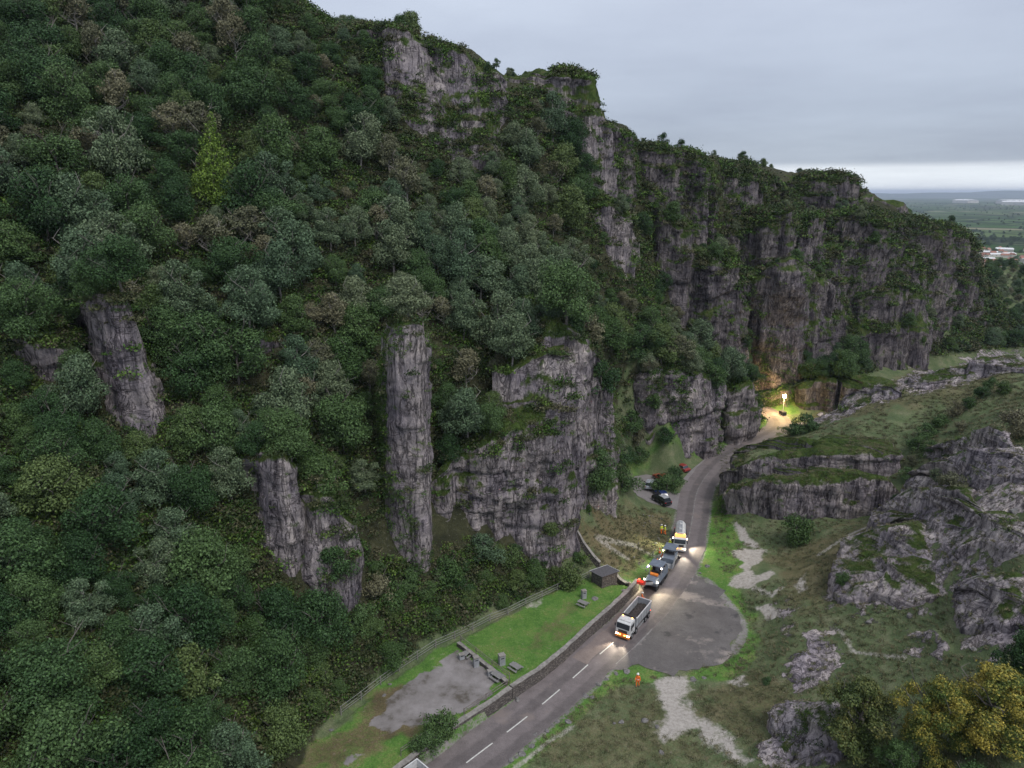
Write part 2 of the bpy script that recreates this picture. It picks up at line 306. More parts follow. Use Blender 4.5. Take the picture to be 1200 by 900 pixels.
def Hraw(x, y):
    x = np.asarray(x, float); y = np.asarray(y, float); out = np.full(x.shape, _w[_n])
    for i in range(_n): out = out + _w[i]*_phi((x-CP[i, 0])**2+(y-CP[i, 1])**2)
    return out
q_px = [(838, 562, 124), (858, 558, 123), (900, 562, 120), (950, 566, 117), (1000, 562, 114), (1040, 560, 112)]
def fsm(a, b, x): t = np.clip((x-a)/(b-a), 0, 1); return t*t*(3-2*t)
rockA = W0([(985, 705), (1010, 655), (1060, 610), (1075, 590), (1090, 560), (1130, 530), (1300, 520), (1300, 780), (1180, 790), (1100, 740), (1040, 735)], 12)
RIM = [(-400, .30), (300, .262), (345, .243), (385, .214), (440, .211), (470, .208), (520, .198), (552, .190), (592, .158), (640, .156), (690, .150), (702, .106), (736, .096), (742, .074), (800, .060), (860, .051), (930, .034), (990, .026), (1050, -.006), (1062, -.02), (1128, -.046), (1150, -.075), (1165, -.09), (1400, -.12)]
def Hfun(x, y):
    h = Hraw(x, y)
    dr = seg_dist(x, y, road)
    ia = np.minimum(np.where(inpoly(x, y, apron), 0, seg_dist(x, y, apron, True)), np.where(inpoly(x, y, carpark), 0, seg_dist(x, y, carpark, True)))
    d = np.minimum(dr-2.6, ia-.2)
    k = fsm(0.4, 7, d)
    n = fbm(x*.09, y*.09, 0, 4, 3)*1.6*fsm(4, 40, h)*np.where((x > 30) & (y < 180), .35, 1)+fbm(x*.5, y*.5, 0, 3, 9)*.12*fsm(.5, 4, d)
    h = (h+n)*k + (-.05)*(1-k)
    d_ = np.maximum(y*cP-(h-CAMZ)*sP, 5); uu = 600+833*x/d_
    lim = CAMZ+y*np.interp(uu, [a for a, _ in RIM], [b for _, b in RIM])-np.where((uu > 385) & (uu < 1150), 3.0, .6)
    over = (y > 120) & (x < 230); e = lim-h; h = np.where(over, np.where(e > 3, h, lim-3*np.exp(np.minimum((e-3)/3, 0))), h)
    il = inpoly(x, y, lawn); dl = seg_dist(x, y, lawn, True)
    hl = 1.2
    h = np.where(il, np.where(dl < 2.5, hl+(h-hl)*0, hl+.05*vn(x*.3, y*.3, 0)), h)
    return h
print('control points', _n)
def axis(a, b, spec):
    out = [a]
    while out[-1] < b:
        c = out[-1]; st = 3.0
        for lo, hi, s in spec:
            if lo <= c < hi: st = s; break
        out.append(c+st)
    return np.array(out)
gx = axis(-170, 340, [(-45, 92, .4), (-100, -45, .9), (92, 130, .8), (130, 230, 1.5)])
gy = axis(0, 490, [(50, 135, .4), (135, 200, .6), (20, 50, 1.2), (200, 320, 1.5)])
GX, GY = np.meshgrid(gx, gy); GZ = Hfun(GX, GY)
def H(x, y):
    x = np.clip(np.asarray(x, float), gx[0], gx[-1]-1e-3); y = np.clip(np.asarray(y, float), gy[0], gy[-1]-1e-3)
    i = np.clip(np.searchsorted(gx, x)-1, 0, len(gx)-2); j = np.clip(np.searchsorted(gy, y)-1, 0, len(gy)-2)
    fx = (x-gx[i])/(gx[i+1]-gx[i]); fy = (y-gy[j])/(gy[j+1]-gy[j])
    return (GZ[j, i]*(1-fx)+GZ[j, i+1]*fx)*(1-fy)+(GZ[j+1, i]*(1-fx)+GZ[j+1, i+1]*fx)*fy
def hit(u, v, t0=35, t1=600):
    """where the ray through a photograph pixel meets the land"""
    a, b, c = ray(u, v); t = np.arange(t0, t1, .25); z = CAMZ+c*t; d = z-H(a*t, b*t); k = np.argmax(d < 0)
    if d[k] >= 0: return None
    tt = t[k]; return (a*tt, b*tt, float(H(a*tt, b*tt)))
def hitpoly(pts): return [(hit(u, v) or W(u, v, z=0))[:2] for u, v in pts]
# cover masks (what grows or lies there)
cov = np.zeros(GX.shape+(4,)); covb = np.zeros(GX.shape+(4,)); covb[..., 3] = 1
def paint(arr, ch, pts, val=1.0, soft=1.0, world=False):
    pl = pts if world else hitpoly(pts)
    xs = [p[0] for p in pl]; ys = [p[1] for p in pl]
    jx = np.where((gx > min(xs)-soft*2) & (gx < max(xs)+soft*2))[0]; jy = np.where((gy > min(ys)-soft*2) & (gy < max(ys)+soft*2))[0]
    if not len(jx) or not len(jy): return
    s = np.s_[jy[0]:jy[-1]+1, jx[0]:jx[-1]+1]; X, Y = GX[s], GY[s]
    X = X+fbm(X*.45, Y*.45, 1, 3)*(.5+.5*soft); Y = Y+fbm(X*.45, Y*.45, 5, 3)*(.5+.5*soft)
    d = seg_dist(X, Y, pl, True)*np.where(inpoly(X, Y, pl), 1, -1)
    m = fsm(-soft*.6, soft*.6, d)*val; arr[s][..., ch] = np.maximum(arr[s][..., ch], m)
def paintline(arr, ch, pts, wd, val=1.0, world=False):
    pl = pts if world else hitpoly(pts); d = seg_dist(GX, GY, pl); arr[..., ch] = np.maximum(arr[..., ch], (1-fsm(wd*.5, wd, d))*val)
paint(cov, 2, lawn, .95, 1, True)
paint(cov, 2, [(820, 690), (808, 655), (822, 600), (840, 585), (862, 612), (875, 640), (868, 690), (880, 720), (890, 760), (872, 790), (830, 800), (800, 795), (855, 765), (873, 735), (850, 700)], .85, 1.5)
paintline(cov, 2, [(590, 900), (640, 858), (690, 812), (720, 792), (760, 790)], 2.5, .8)
paintline(cov, 2, [(520, 890), (560, 850), (600, 818), (650, 780), (700, 740)], 2.0, .75)
paint(cov, 2, [(735, 545), (760, 545), (830, 520), (890, 495), (905, 470), (940, 470), (940, 485), (912, 484), (900, 500), (850, 520), (815, 535), (760, 552), (738, 560)], .8, 1.5)
paint(cov, 2, [(730, 660), (760, 640), (790, 640), (785, 660), (755, 690), (735, 685)], .7, 2)
paint(cov, 1, [(350, 885), (400, 850), (440, 820), (470, 830), (440, 870), (430, 900), (340, 905)], .72, 3)
paint(cov, 1, [(600, 760), (660, 715), (690, 705), (640, 750)], .62, 3)
paint(cov, 1, [(680, 600), (740, 590), (790, 600), (785, 640), (740, 670), (700, 660), (676, 630)], .75, 3)
paint(cov, 1, [(620, 900), (680, 830), (760, 810), (800, 850), (850, 900)], .45, 4)
paint(cov, 1, [(900, 650), (1050, 600), (1110, 510), (1050, 660), (980, 700), (930, 720)], .62, 4)
paint(cov, 1, [(800, 830), (880, 790), (960, 800), (960, 840), (890, 870), (830, 850)], .55, 4)
paint(cov, 1, [(860, 520), (1000, 490), (1120, 470), (1200, 470), (1200, 420), (1050, 440), (900, 505)], .5, 4)
# pale bare ground
da_ = seg_dist(GX, GY, apron, True); cov[..., 3] = np.maximum(cov[..., 3], (1-fsm(.3, 1.5, da_))*.62*(GX > 28)); dr_ = np.abs(seg_dist(GX, GY, road)-3.1); cov[..., 3] = np.maximum(cov[..., 3], (1-fsm(.1, .9, dr_))*.55)
paint(cov, 3, [(524, 772), (540, 760), (562, 778), (588, 800), (566, 816), (543, 834), (520, 842), (495, 850), (470, 850), (455, 862), (440, 850), (455, 836), (462, 822), (487, 798)], 1, 1.0)
paint(cov, 3, [(400, 898), (412, 884), (428, 880), (420, 896)], .8, 1.0)
paint(cov, 1, [(432, 868), (445, 820), (480, 795), (500, 830), (500, 855), (455, 870)], .9, 1.5)
paint(cov, 0, [(762, 797), (790, 793), (815, 800), (806, 818), (812, 832), (830, 845), (856, 868), (888, 895), (878, 900), (850, 880), (810, 850), (790, 868), (768, 860), (764, 845), (778, 836), (772, 818)], 1, 1.3)
paint(cov, 0, [(856, 612), (872, 620), (880, 632), (892, 640), (878, 641), (866, 632)], 1, .5)
paint(cov, 0, [(862, 646), (895, 642), (900, 655), (878, 668), (884, 676), (900, 668), (905, 675), (884, 688), (868, 690), (851, 686), (864, 678), (868, 664)], 1, .5)
paint(cov, 0, [(885, 710), (905, 704), (920, 722), (905, 730), (892, 722)], 1, .5)
paint(cov, 0, [(938, 680), (946, 672), (944, 690), (934, 692)], .9, .6)
paint(cov, 0, [(848, 800), (866, 796), (882, 803), (870, 806)], .9, .5)
paintline(cov, 0, [(884, 690), (905, 698), (915, 690)], .5, .8)
paintline(cov, 0, [(960, 650), (1000, 625), (1030, 612)], .6, .62)
paintline(cov, 0, [(985, 740), (1000, 765), (1060, 770)], .4, .75)
paintline(cov, 0, [(605, 900), (640, 872), (672, 852)], .4, .65)
paintline(cov, 0, [(735, 655), (700, 632), (745, 640), (780, 655)], .7, .5)
paint(cov, 0, [(772, 650), (786, 640), (790, 655), (778, 668)], .8, .8)
paint(cov, 0, [(560, 708), (580, 706), (570, 716)], .7, 1); paint(cov, 0, [(640, 700), (622, 712), (608, 712)], .6, 1)
# rock breaking through
paint(covb, 0, [(985, 705), (1000, 660), (1040, 625), (1060, 600), (1085, 565), (1110, 535), (1200, 520), (1200, 700), (1140, 690), (1080, 712), (1020, 722)], .6, 6)
paint(covb, 0, [(1120, 740), (1135, 705), (1200, 690), (1200, 760), (1150, 765)], .8, 3)
paint(covb, 0, [(945, 740), (975, 735), (988, 770), (975, 800), (940, 805), (930, 785)], .8, 2)
paint(covb, 0, [(900, 880), (930, 858), (960, 855), (985, 880), (985, 900), (905, 900)], .85, 2)
paint(covb, 0, [(1070, 745), (1100, 740), (1110, 780), (1080, 770)], .75, 2)
paint(covb, 0, [(920, 505), (1000, 470), (1060, 440), (1130, 418), (1200, 405), (1200, 432), (1100, 460), (1010, 480), (960, 500)], .62, 4)
paint(covb, 0, [(895, 710), (935, 690), (940, 740), (915, 750)], .45, 3)
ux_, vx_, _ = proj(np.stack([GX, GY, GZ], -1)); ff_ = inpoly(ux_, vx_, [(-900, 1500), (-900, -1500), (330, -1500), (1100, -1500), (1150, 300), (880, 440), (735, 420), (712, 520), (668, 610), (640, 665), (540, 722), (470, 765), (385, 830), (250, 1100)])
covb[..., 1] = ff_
# rough rocky relief where rock breaks through
RM = covb[..., 0]
GZ = GZ + RM*(np.abs(vn(GX*.22, GY*.22, 2))*1.6 + np.abs(fbm(GX*.7, GY*.7, 4, 3, 17))*.75 + hsh(np.floor(GX*.5+vn(GX*.3, GY*.3, 1)), np.floor(GY*.6+vn(GX*.3, GY*.3, 7)), np.floor(GX*0), 5)*.8 - .9)
# second pass smooth craggy noise on the wooded slopes
SW = np.maximum(0, fsm(8, 20, GZ))*(1-RM)
GZ = GZ + SW*fbm(GX*.16, GY*.16, 7, 4, 31)*.9
def grid_faces(ny, nx):
    i = (np.arange(ny-1)[:, None]*nx+np.arange(nx-1)[None, :]).ravel(); return np.stack([i, i+1, i+1+nx, i+nx], 1)
V = np.stack([GX, GY, GZ], -1).reshape(-1, 3); F = grid_faces(len(gy), len(gx))
me = np_mesh('hillside', V, F, True)
for nm, arr in (('cover', cov), ('cover_b', covb)):
    a = me.color_attributes.new(nm, 'FLOAT_COLOR', 'POINT'); a.data.foreach_set('color', arr.reshape(-1).astype(np.float32))
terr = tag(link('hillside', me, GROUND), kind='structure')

# ------------------------------------------------------------------ plain to the horizon
def make_plain():
    m = bpy.data.materials.new('farmland'); m.use_nodes = True; nt = m.node_tree; b = nt.nodes['Principled BSDF']
    g = N(nt, 'ShaderNodeNewGeometry'); pos = g.outputs['Position']
    v = N(nt, 'ShaderNodeTexVoronoi'); v.inputs['Scale'].default_value = .0042; mpv = vscale_(nt, pos, (1, .75, 1)); nt.links.new(mpv, v.inputs['Vector'])
    sc = N(nt, 'ShaderNodeSeparateColor'); nt.links.new(v.outputs['Color'], sc.inputs[0])
    c = ramp(nt, [(0, (.030, .055, .022)), (.35, (.055, .105, .035)), (.6, (.085, .13, .05)), (.85, (.13, .15, .075)), (.97, (.22, .21, .14))]); nt.links.new(sc.outputs[0], c.inputs[0])
    e = N(nt, 'ShaderNodeTexVoronoi', feature='DISTANCE_TO_EDGE'); e.inputs['Scale'].default_value = .0042; nt.links.new(mpv, e.inputs['Vector'])
    er = ramp(nt, [(.03, (1, 1, 1)), (.07, (0, 0, 0))]); nt.links.new(e.outputs[0], er.inputs[0])
    n = noise(nt, pos, .0022, 6, .7); nr = ramp(nt, [(.52, (0, 0, 0)), (.60, (1, 1, 1))]); nt.links.new(n, nr.inputs[0])
    col = mix(nt, er.outputs[0], c.outputs[0], (.014, .024, .013)); col = mix(nt, nr.outputs[0], col, (.016, .027, .015))
    nt.links.new(col, b.inputs['Base Color']); b.inputs['Roughness'].default_value = 1; b.inputs['Specular IOR Level'].default_value = 0
    return m
ys = np.concatenate([np.linspace(-200, 600, 9), np.geomspace(700, 42000, 60)]); xs = np.concatenate([-np.geomspace(30000, 500, 14), np.linspace(-300, 300, 5), np.geomspace(500, 34000, 20)])
PX, PY = np.meshgrid(xs, ys); PZ = np.full(PX.shape, -76.0) - 4*0
PL = tag(link('ground', np_mesh('ground', np.stack([PX, PY, PZ], -1).reshape(-1, 3), grid_faces(*PX.shape)), make_plain()), kind='structure')
hx = np.linspace(-6000, 26000, 200); hy = np.linspace(17000, 23000, 14); HX, HY = np.meshgrid(hx, hy)
prof = np.sin(np.linspace(0, math.pi, 14))[:, None]
HZ = -80+prof*(95+90*fbm(HX*.00025, HY*.0, 0, 5, 4)+90*fsm(8000, 14000, HX))
tag(link('hills', np_mesh('hills', np.stack([HX, HY, HZ], -1).reshape(-1, 3), grid_faces(14, 200), True), mat('far_hill_grass', (.05, .08, .045), 1, vary=.5, vscale=.002)), kind='structure')

# ------------------------------------------------------------------ roads
def ribbon(name, pl, half, z, m, off=0.0, parent=None, seg=6, jitter=0):
    P = np.array(pl, float)[:, :2]; T = np.gradient(P, axis=0); T /= np.linalg.norm(T, axis=1)[:, None]+1e-9; Nn = np.stack([T[:, 1], -T[:, 0]], 1)
    k = np.linspace(-1, 1, seg+1); rows = []
    hw = half if np.ndim(half) else np.full(len(P), half)
    for i in range(len(P)):
        for s in k:
            j = jitter*float(vn(i*.35, s*3, 0, 2)) if abs(s) == 1 else 0
            q = P[i]+Nn[i]*(off+s*(hw[i]+j)); rows.append((q[0], q[1], z))
    me = np_mesh(name, rows, grid_faces(len(P), seg+1)[:, ::-1]); a = me.attributes.new('across', 'FLOAT', 'POINT')
    a.data.foreach_set('value', np.tile((k+1)/2, len(P)).astype(np.float32)); return link(name, me, m, parent)
def sheet(name, pl, z, m):
    bm = bmesh.new(); vs_ = [bm.verts.new((p[0], p[1], z)) for p in pl]; f = bm.faces.new(vs_)
    if f.normal.z < 0: f.normal_flip()
    bmesh.ops.triangulate(bm, faces=bm.faces[:]); me = bpy.data.meshes.new(name); bm.to_mesh(me); bm.free(); return link(name, me, m)
rd = tag(ribbon('road', road, 3.05, .03, ROAD, jitter=.18), kind='structure')
tag(sheet('lay_by', ragged(apron, 1.0), .022, LAYBY), kind='structure')
tag(sheet('car_park', ragged(carpark, .25), .014, PARK), kind='structure')
tag(sheet('car_park', carstrip, .012, PARK), kind='structure')
RP = np.array(road); RL = np.concatenate([[0], np.cumsum(np.linalg.norm(np.diff(RP, axis=0), axis=1))])
def road_at(s): return np.array([np.interp(s, RL, RP[:, 0]), np.interp(s, RL, RP[:, 1])])
def sub_road(s0, s1, st=.5): return [tuple(road_at(s)) for s in np.arange(s0, s1, st)]
def s_of(u, v):
    p = W(u, v, z=0); return RL[np.argmin(np.hypot(RP[:, 0]-p[0], RP[:, 1]-p[1]))]
WHITE = mat('road_paint', (.62, .62, .58), .7, vary=.35, vscale=4)
s = 0.5
while s < s_of(712, 760):
    tag(ribbon('centre_line', sub_road(s, s+4.0), .075, .034, WHITE, seg=1, parent=rd)); s += 6.3
WORN = mat('worn_paint', (.26, .25, .24), .8, vary=.5, vscale=1.2)
tag(ribbon('worn_line', sub_road(s_of(803, 645), s_of(830, 553)), .07, .034, WORN, seg=1, parent=rd, jitter=.05))
tag(ribbon('edge_line', sub_road(s_of(700, 768), s_of(745, 727)), .10, .0345, WORN, off=2.75, seg=1, parent=rd, jitter=.05))
tag(ribbon('milled_strip', sub_road(s_of(757, 715), s_of(806, 628)), 1.05, .0335, MILL, off=-1.75, seg=4, parent=rd, jitter=.08))
tag(ribbon('milled_strip', sub_road(s_of(690, 780), s_of(750, 722)), 1.3, .0335, tarmac('dusty_tarmac', (.15, .12, .11), (.22, .18, .165), .7, crack=False), off=-1.4, seg=4, parent=rd, jitter=.3))

# ------------------------------------------------------------------ rock masses
ROCKS = []; RV = []; RF = []
def rock_mass(name, front, depth=10, back=(-.6, .8), res=.45, amp=1.0, batter=.07, rise=0.0, drop=4, moss=0.0, taper=0.0, seed=0, col=2.2, w3d=False, lean=(0, 0), stone=None):
    P = [np.array(q, float) for q in front] if w3d else [np.array(W(u, v, y=y)) for u, v, y in front]; y = P[-1][1] if w3d else front[-1][2]
    b = np.array(back)/np.linalg.norm(back)
    B = [np.array([p[0]+b[0]*depth, p[1]+b[1]*depth, p[2]+rise]) for p in P[::-1]]
    ring = P+B; n = len(ring); pts = []
    for i in range(n):
        a, c = ring[i], ring[(i+1) % n]; L = np.linalg.norm((c-a)[:2]); k = max(1, int(L/res))
        for j in range(k): pts.append(a+(c-a)*j/k)
    pts = np.array(pts)
    for _ in range(int(1.6/res)): pts = (np.roll(pts, 1, 0)+pts*2+np.roll(pts, -1, 0))/4
    T = np.roll(pts, -1, 0)-np.roll(pts, 1, 0); nn = np.stack([T[:, 1], -T[:, 0]], 1); nn /= np.linalg.norm(nn, axis=1)[:, None]+1e-9
    area = np.sum(pts[:, 0]*np.roll(pts[:, 1], -1)-np.roll(pts[:, 0], -1)*pts[:, 1])
    if area < 0: nn = -nn
    sarc = np.concatenate([[0], np.cumsum(np.linalg.norm(np.diff(pts[:, :2], axis=0), axis=1))])
    zt = pts[:, 2]+fbm(sarc*.25, seed, 0, 3, seed)*.9*amp+((hsh(np.floor(sarc/6.5), sarc*0, sarc*0, seed)-.5)*1.8 if (front[0][2] > 178 and not w3d) else 0)
    hh = np.maximum(zt-H(pts[:, 0], pts[:, 1]), 4); push = (batter*hh*1.2+amp*1.5)
    zb = np.minimum(np.minimum(H(pts[:, 0], pts[:, 1]), H(pts[:, 0]+nn[:, 0]*push, pts[:, 1]+nn[:, 1]*push))-drop, zt-2)
    hmax = (zt-zb).max(); nr = max(4, int(hmax/res)); t = np.linspace(0, 1, nr+1)[:, None]
    Z = zb[None]+(zt-zb)[None]*t; S = np.broadcast_to(sarc, Z.shape)
    X0 = pts[None, :, 0]+0*Z; Y0 = pts[None, :, 1]+0*Z; wz = vn(X0*.12, Y0*.12, Z*.12, 5+seed)*2.5
    cc = S+wz*.35
    d = amp*(2.0*vn(X0*.085, Y0*.085, Z*.028, 11+seed)+1.0*(1-2*np.abs(vn(X0*.26, Y0*.26, Z*.05, 13+seed)))+.45*vn(X0*.8, Y0*.8, Z*.25, 15+seed))
    c1 = np.floor(cc/col); d += amp*.85*(hsh(c1, np.floor(Z/7.5+hsh(c1, c1*0, c1*0, 3)*3), c1*0, 21+seed)-.5)
    c2 = np.floor(cc/(col*.42)+.3); d += amp*.42*(hsh(c2, np.floor(Z/2.4+hsh(c2, c2*0, c2*0, 4)*3), c2*0, 23+seed)-.5)
    bed = np.floor(Z/3.1+vn(X0*.05, Y0*.05, 0, 2)*.8); d += amp*.8*(hsh(bed, bed*0, bed*0, 33+seed)-.5)
    b2 = np.floor(Z/1.25+vn(X0*.09, Y0*.09, 0, 4)*.9); d += amp*.35*(hsh(b2, np.floor(cc/9), b2*0, 35+seed)-.5)
    d += amp*.22*fbm(X0*1.3, Y0*1.3, Z*.9, 2, 41)
    if y > 178 and not w3d: d += 5.0*vn(X0*.05, Y0*.05, Z*.018, 51)+1.8*vn(X0*.14, Y0*.14, Z*.09, 53)-3.6*np.clip(1-np.abs(vn(X0*.085, Y0*.085, Z*.006, 57))/.10, 0, 1)
    d += (1-t)*(zt-zb)[None]*batter
    d -= fsm(.93, 1.0, t)*amp*1.0*(1-.0)
    X = X0+nn[None, :, 0]*d+(1-t)*lean[0]; Y = Y0+nn[None, :, 1]*d+(1-t)*lean[1]
    rows = [np.stack([X[k], Y[k], Z[k]], 1) for k in range(nr+1)]
    c0 = rows[-1].mean(0); last = rows[-1]; m = max(5, int(min(depth, 14)/2/res/1.3))
    for q in range(1, m+1):
        f = 1-q/m; L = last.copy(); L[:, :2] = c0[:2]+(last[:, :2]-c0[:2])*f
        e = 1-f; L[:, 2] = last[:, 2]*(1-e*.5)+c0[2]*e*.5+amp*(.9*vn(L[:, 0]*.3, L[:, 1]*.3, 0, seed)*min(1, e*4)+1.1*min(1, e*3)+.35*vn(L[:, 0]*1.1, L[:, 1]*1.1, 0, seed+1))
        rows.append(L)
    V = np.concatenate(rows); nx = len(pts); ny = len(rows)
    j, i = np.meshgrid(np.arange(ny-1), np.arange(nx), indexing='ij'); i2 = (i+1) % nx
    F = np.stack([j*nx+i, j*nx+i2, (j+1)*nx+i2, (j+1)*nx+i], -1).reshape(-1, 4)
    if area < 0: F = F[:, ::-1]
    me = np_mesh(name, V, F)
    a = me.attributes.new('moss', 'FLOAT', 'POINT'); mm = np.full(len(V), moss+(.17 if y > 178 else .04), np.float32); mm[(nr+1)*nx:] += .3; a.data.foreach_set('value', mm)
    o = tag(link(name, me, stone or (ROCK_SHADED if y > 178 else ROCK)), kind='structure'); ROCKS.append(o)
    RF.append(F+sum(len(v) for v in RV)); RV.append(V); return o
# lower left crags
rock_mass('rock_crag', [(106, 350, 82.5), (125, 342, 81.5), (148, 346, 81.5), (166, 375, 82.5), (186, 430, 83.5)], 12, seed=1, moss=.05, amp=.8)
rock_mass('rock_crag', [(34, 396, 84), (52, 388, 83), (74, 394, 84)], 6, seed=2, moss=.12)
rock_mass('rock_crag', [(262, 402, 97), (285, 392, 96), (312, 400, 98)], 7, seed=3, moss=.1)
rock_mass('rock_pillar', [(306, 534, 79.5), (322, 526, 79.0), (342, 540, 79.5)], 6, lean=(-1.2, 0), seed=4, amp=.7, res=.35, moss=.0, col=1.6)
rock_mass('rock_pillar', [(358, 574, 81.0), (374, 568, 80.0), (394, 580, 80.5), (410, 610, 82.0)], 6, lean=(-1.2, 0), seed=5, amp=.7, res=.35, moss=.08, col=1.6)
rock_mass('rock_pillar', [(465, 386, 91.5), (470, 380, 90.5), (490, 380, 90.5), (495, 392, 92.5)], 6, back=(-.3, 1), lean=(-1.8, 0), seed=6, res=.32, amp=.5, batter=.035, moss=-.1, col=1.5)
rock_mass('rock_face', [(508, 560, 97.5), (530, 528, 98.5), (560, 520, 98.5), (600, 513, 99.0), (640, 500, 101.0), (668, 470, 102.5), (683, 420, 105.5)], 12, back=(-.5, .85), seed=7, res=.4, batter=.05, moss=-.05, rise=2)
rock_mass('rock_face', [(622, 452, 107.0), (636, 400, 108.0), (648, 378, 109.0), (668, 385, 110.0), (684, 400, 113.0)], 12, back=(-.4, .9), seed=8, moss=.15, rise=2)
rock_mass('rock_face', [(672, 392, 115.0), (692, 395, 114.0), (708, 425, 116.0), (714, 470, 119.0)], 9, seed=9, moss=.05, back=(-.5, .9))
# lower cliff by the bend
rock_mass('rock_cliff', [(742, 440, 151), (765, 434, 149), (800, 437, 152), (835, 440, 157), (853, 446, 161)], 12, seed=10, res=.45, moss=-.08, batter=.02, drop=3)
rock_mass('rock_cliff', [(861, 455, 166), (876, 450, 167), (890, 458, 171), (893, 470, 177)], 11, back=(-.4, .9), seed=11, moss=-.08, batter=.0, drop=3)
rock_mass('rock_cliff', [(894, 461, 198), (915, 455, 196.5), (945, 451, 194), (980, 452, 189), (1015, 450, 187), (1040, 448, 190)], 9, back=(0, 1), seed=12, moss=0, batter=.02, drop=3)
# skyline crags
rock_mass('rock_crag', [(392, 43, 158), (430, 35, 155), (452, 29, 152), (480, 32, 151), (500, 43, 153)], 25, seed=13, moss=.1, batter=.35, res=.6)
rock_mass('rock_crag', [(500, 48, 155), (530, 46, 154), (552, 58, 155), (572, 76, 158), (592, 96, 162)], 25, seed=14, moss=.1, batter=.3, res=.6)
rock_mass('rock_crag', [(590, 90, 168), (625, 83, 168), (660, 82, 169), (690, 86, 171), (700, 98, 175)], 25, seed=15, moss=.22, batter=.12, res=.6)
rock_mass('rock_cliff', [(688, 124, 171), (699, 128, 173), (706, 150, 177)], 10, seed=16, moss=-.05, res=.5, batter=.05, drop=8)
rock_mass('rock_cliff', [(706, 142, 178), (722, 142, 178), (736, 155, 181), (739, 180, 186)], 14, seed=17, moss=-.05, res=.5, batter=.04, drop=8)
rock_mass('rock_cliff', [(690, 250, 163), (712, 235, 163), (735, 240, 166), (748, 290, 172)], 12, seed=18, moss=.1, res=.55, drop=6)
rock_mass('rock_cliff', [(741, 170, 190), (765, 169, 189), (790, 180, 191)], 20, seed=19, moss=0, res=.55, drop=8, batter=.12)
rock_mass('rock_cliff', [(793, 183, 193), (818, 183, 192), (848, 191, 196), (856, 220, 201)], 18, seed=20, moss=.08, res=.55, drop=8, batter=.06)
rock_mass('rock_cliff', [(752, 265, 182), (775, 250, 181), (800, 262, 183)], 12, seed=21, moss=.0, res=.55, drop=8, batter=.08)
rock_mass('rock_cliff', [(812, 308, 181), (840, 300, 180), (868, 305, 184), (884, 330, 190)], 14, seed=22, moss=.08, res=.55, drop=6, batter=.05)
rock_mass('rock_cliff', [(850, 194, 213), (880, 200, 222), (905, 209, 232), (930, 216, 242)], 16, seed=23, moss=.18, res=.7, drop=6, batter=.15)
rock_mass('rock_cliff', [(882, 262, 210), (900, 248, 208), (925, 246, 210), (938, 262, 214)], 22, seed=24, moss=.02, res=.6, drop=8, batter=.04)
rock_mass('rock_cliff', [(940, 256, 217), (962, 248, 217), (985, 258, 221), (992, 300, 228)], 20, seed=25, moss=.05, res=.6, drop=8, batter=.05)
rock_mass('rock_cliff', [(888, 318, 203), (920, 305, 201), (955, 320, 205), (985, 335, 213)], 16, seed=26, moss=-.02, res=.6, drop=6, batter=.05)
rock_mass('rock_cliff', [(940, 210, 258), (965, 208, 258), (990, 211, 262), (1000, 222, 268)], 25, seed=27, moss=.05, res=.8, drop=8, amp=.8)
rock_mass('rock_cliff', [(1002, 230, 290), (1030, 232, 296), (1050, 238, 302), (1058, 250, 312)], 25, seed=28, moss=.05, res=.9, drop=8, amp=.8)
rock_mass('rock_cliff', [(992, 256, 236), (1020, 250, 242), (1045, 254, 250), (1062, 265, 257)], 25, seed=29, moss=.1, res=.7, drop=8, amp=1.2)
rock_mass('rock_cliff', [(1066, 262, 262), (1090, 264, 268), (1112, 268, 276), (1124, 275, 284)], 25, seed=30, moss=.05, res=.8, drop=8, amp=1.2)
rock_mass('rock_cliff', [(1118, 272, 284), (1134, 275, 288), (1145, 288, 295), (1152, 320, 305)], 22, seed=31, moss=-.02, res=.8, drop=8)
rock_mass('rock_cliff', [(1010, 345, 235), (1050, 335, 240), (1085, 345, 250), (1100, 360, 260)], 16, seed=32, moss=.05, res=.8, drop=6)
# quarry-like bluff on the right
rock_mass('rock_face', [(846, 578, 125), (856, 568, 122.5), (878, 563, 120.5), (905, 563, 118), (950, 566, 115.5), (1000, 562, 113.5), (1038, 562, 112.5), (1052, 575, 114)], 8, back=(.3, 1), seed=40, res=.34, moss=-.12, batter=.03, amp=.55, drop=2.5)
rock_mass('rock_face', [(866, 548, 129), (882, 538, 127), (910, 533, 125), (960, 530, 122), (1010, 531, 120), (1062, 535, 118)], 9, back=(.15, 1), seed=41, res=.36, moss=.0, batter=.05, amp=.55, drop=2)
def ledge(px, h, depth=6, seed=0, back=(.35, 1), amp=.55, moss=-.6):
    h *= .26; depth *= 1.1
    q = [hit(u, v) for u, v in px]; q = [(x, y, float(H(x, y))+h) for x, y, z in q]
    rock_mass('rock_ledge', q, depth, back=back, res=.34, amp=amp, batter=.15, rise=depth*.2, drop=2.5, moss=moss, seed=seed, col=1.2, w3d=True, stone=ROCK_PALE)
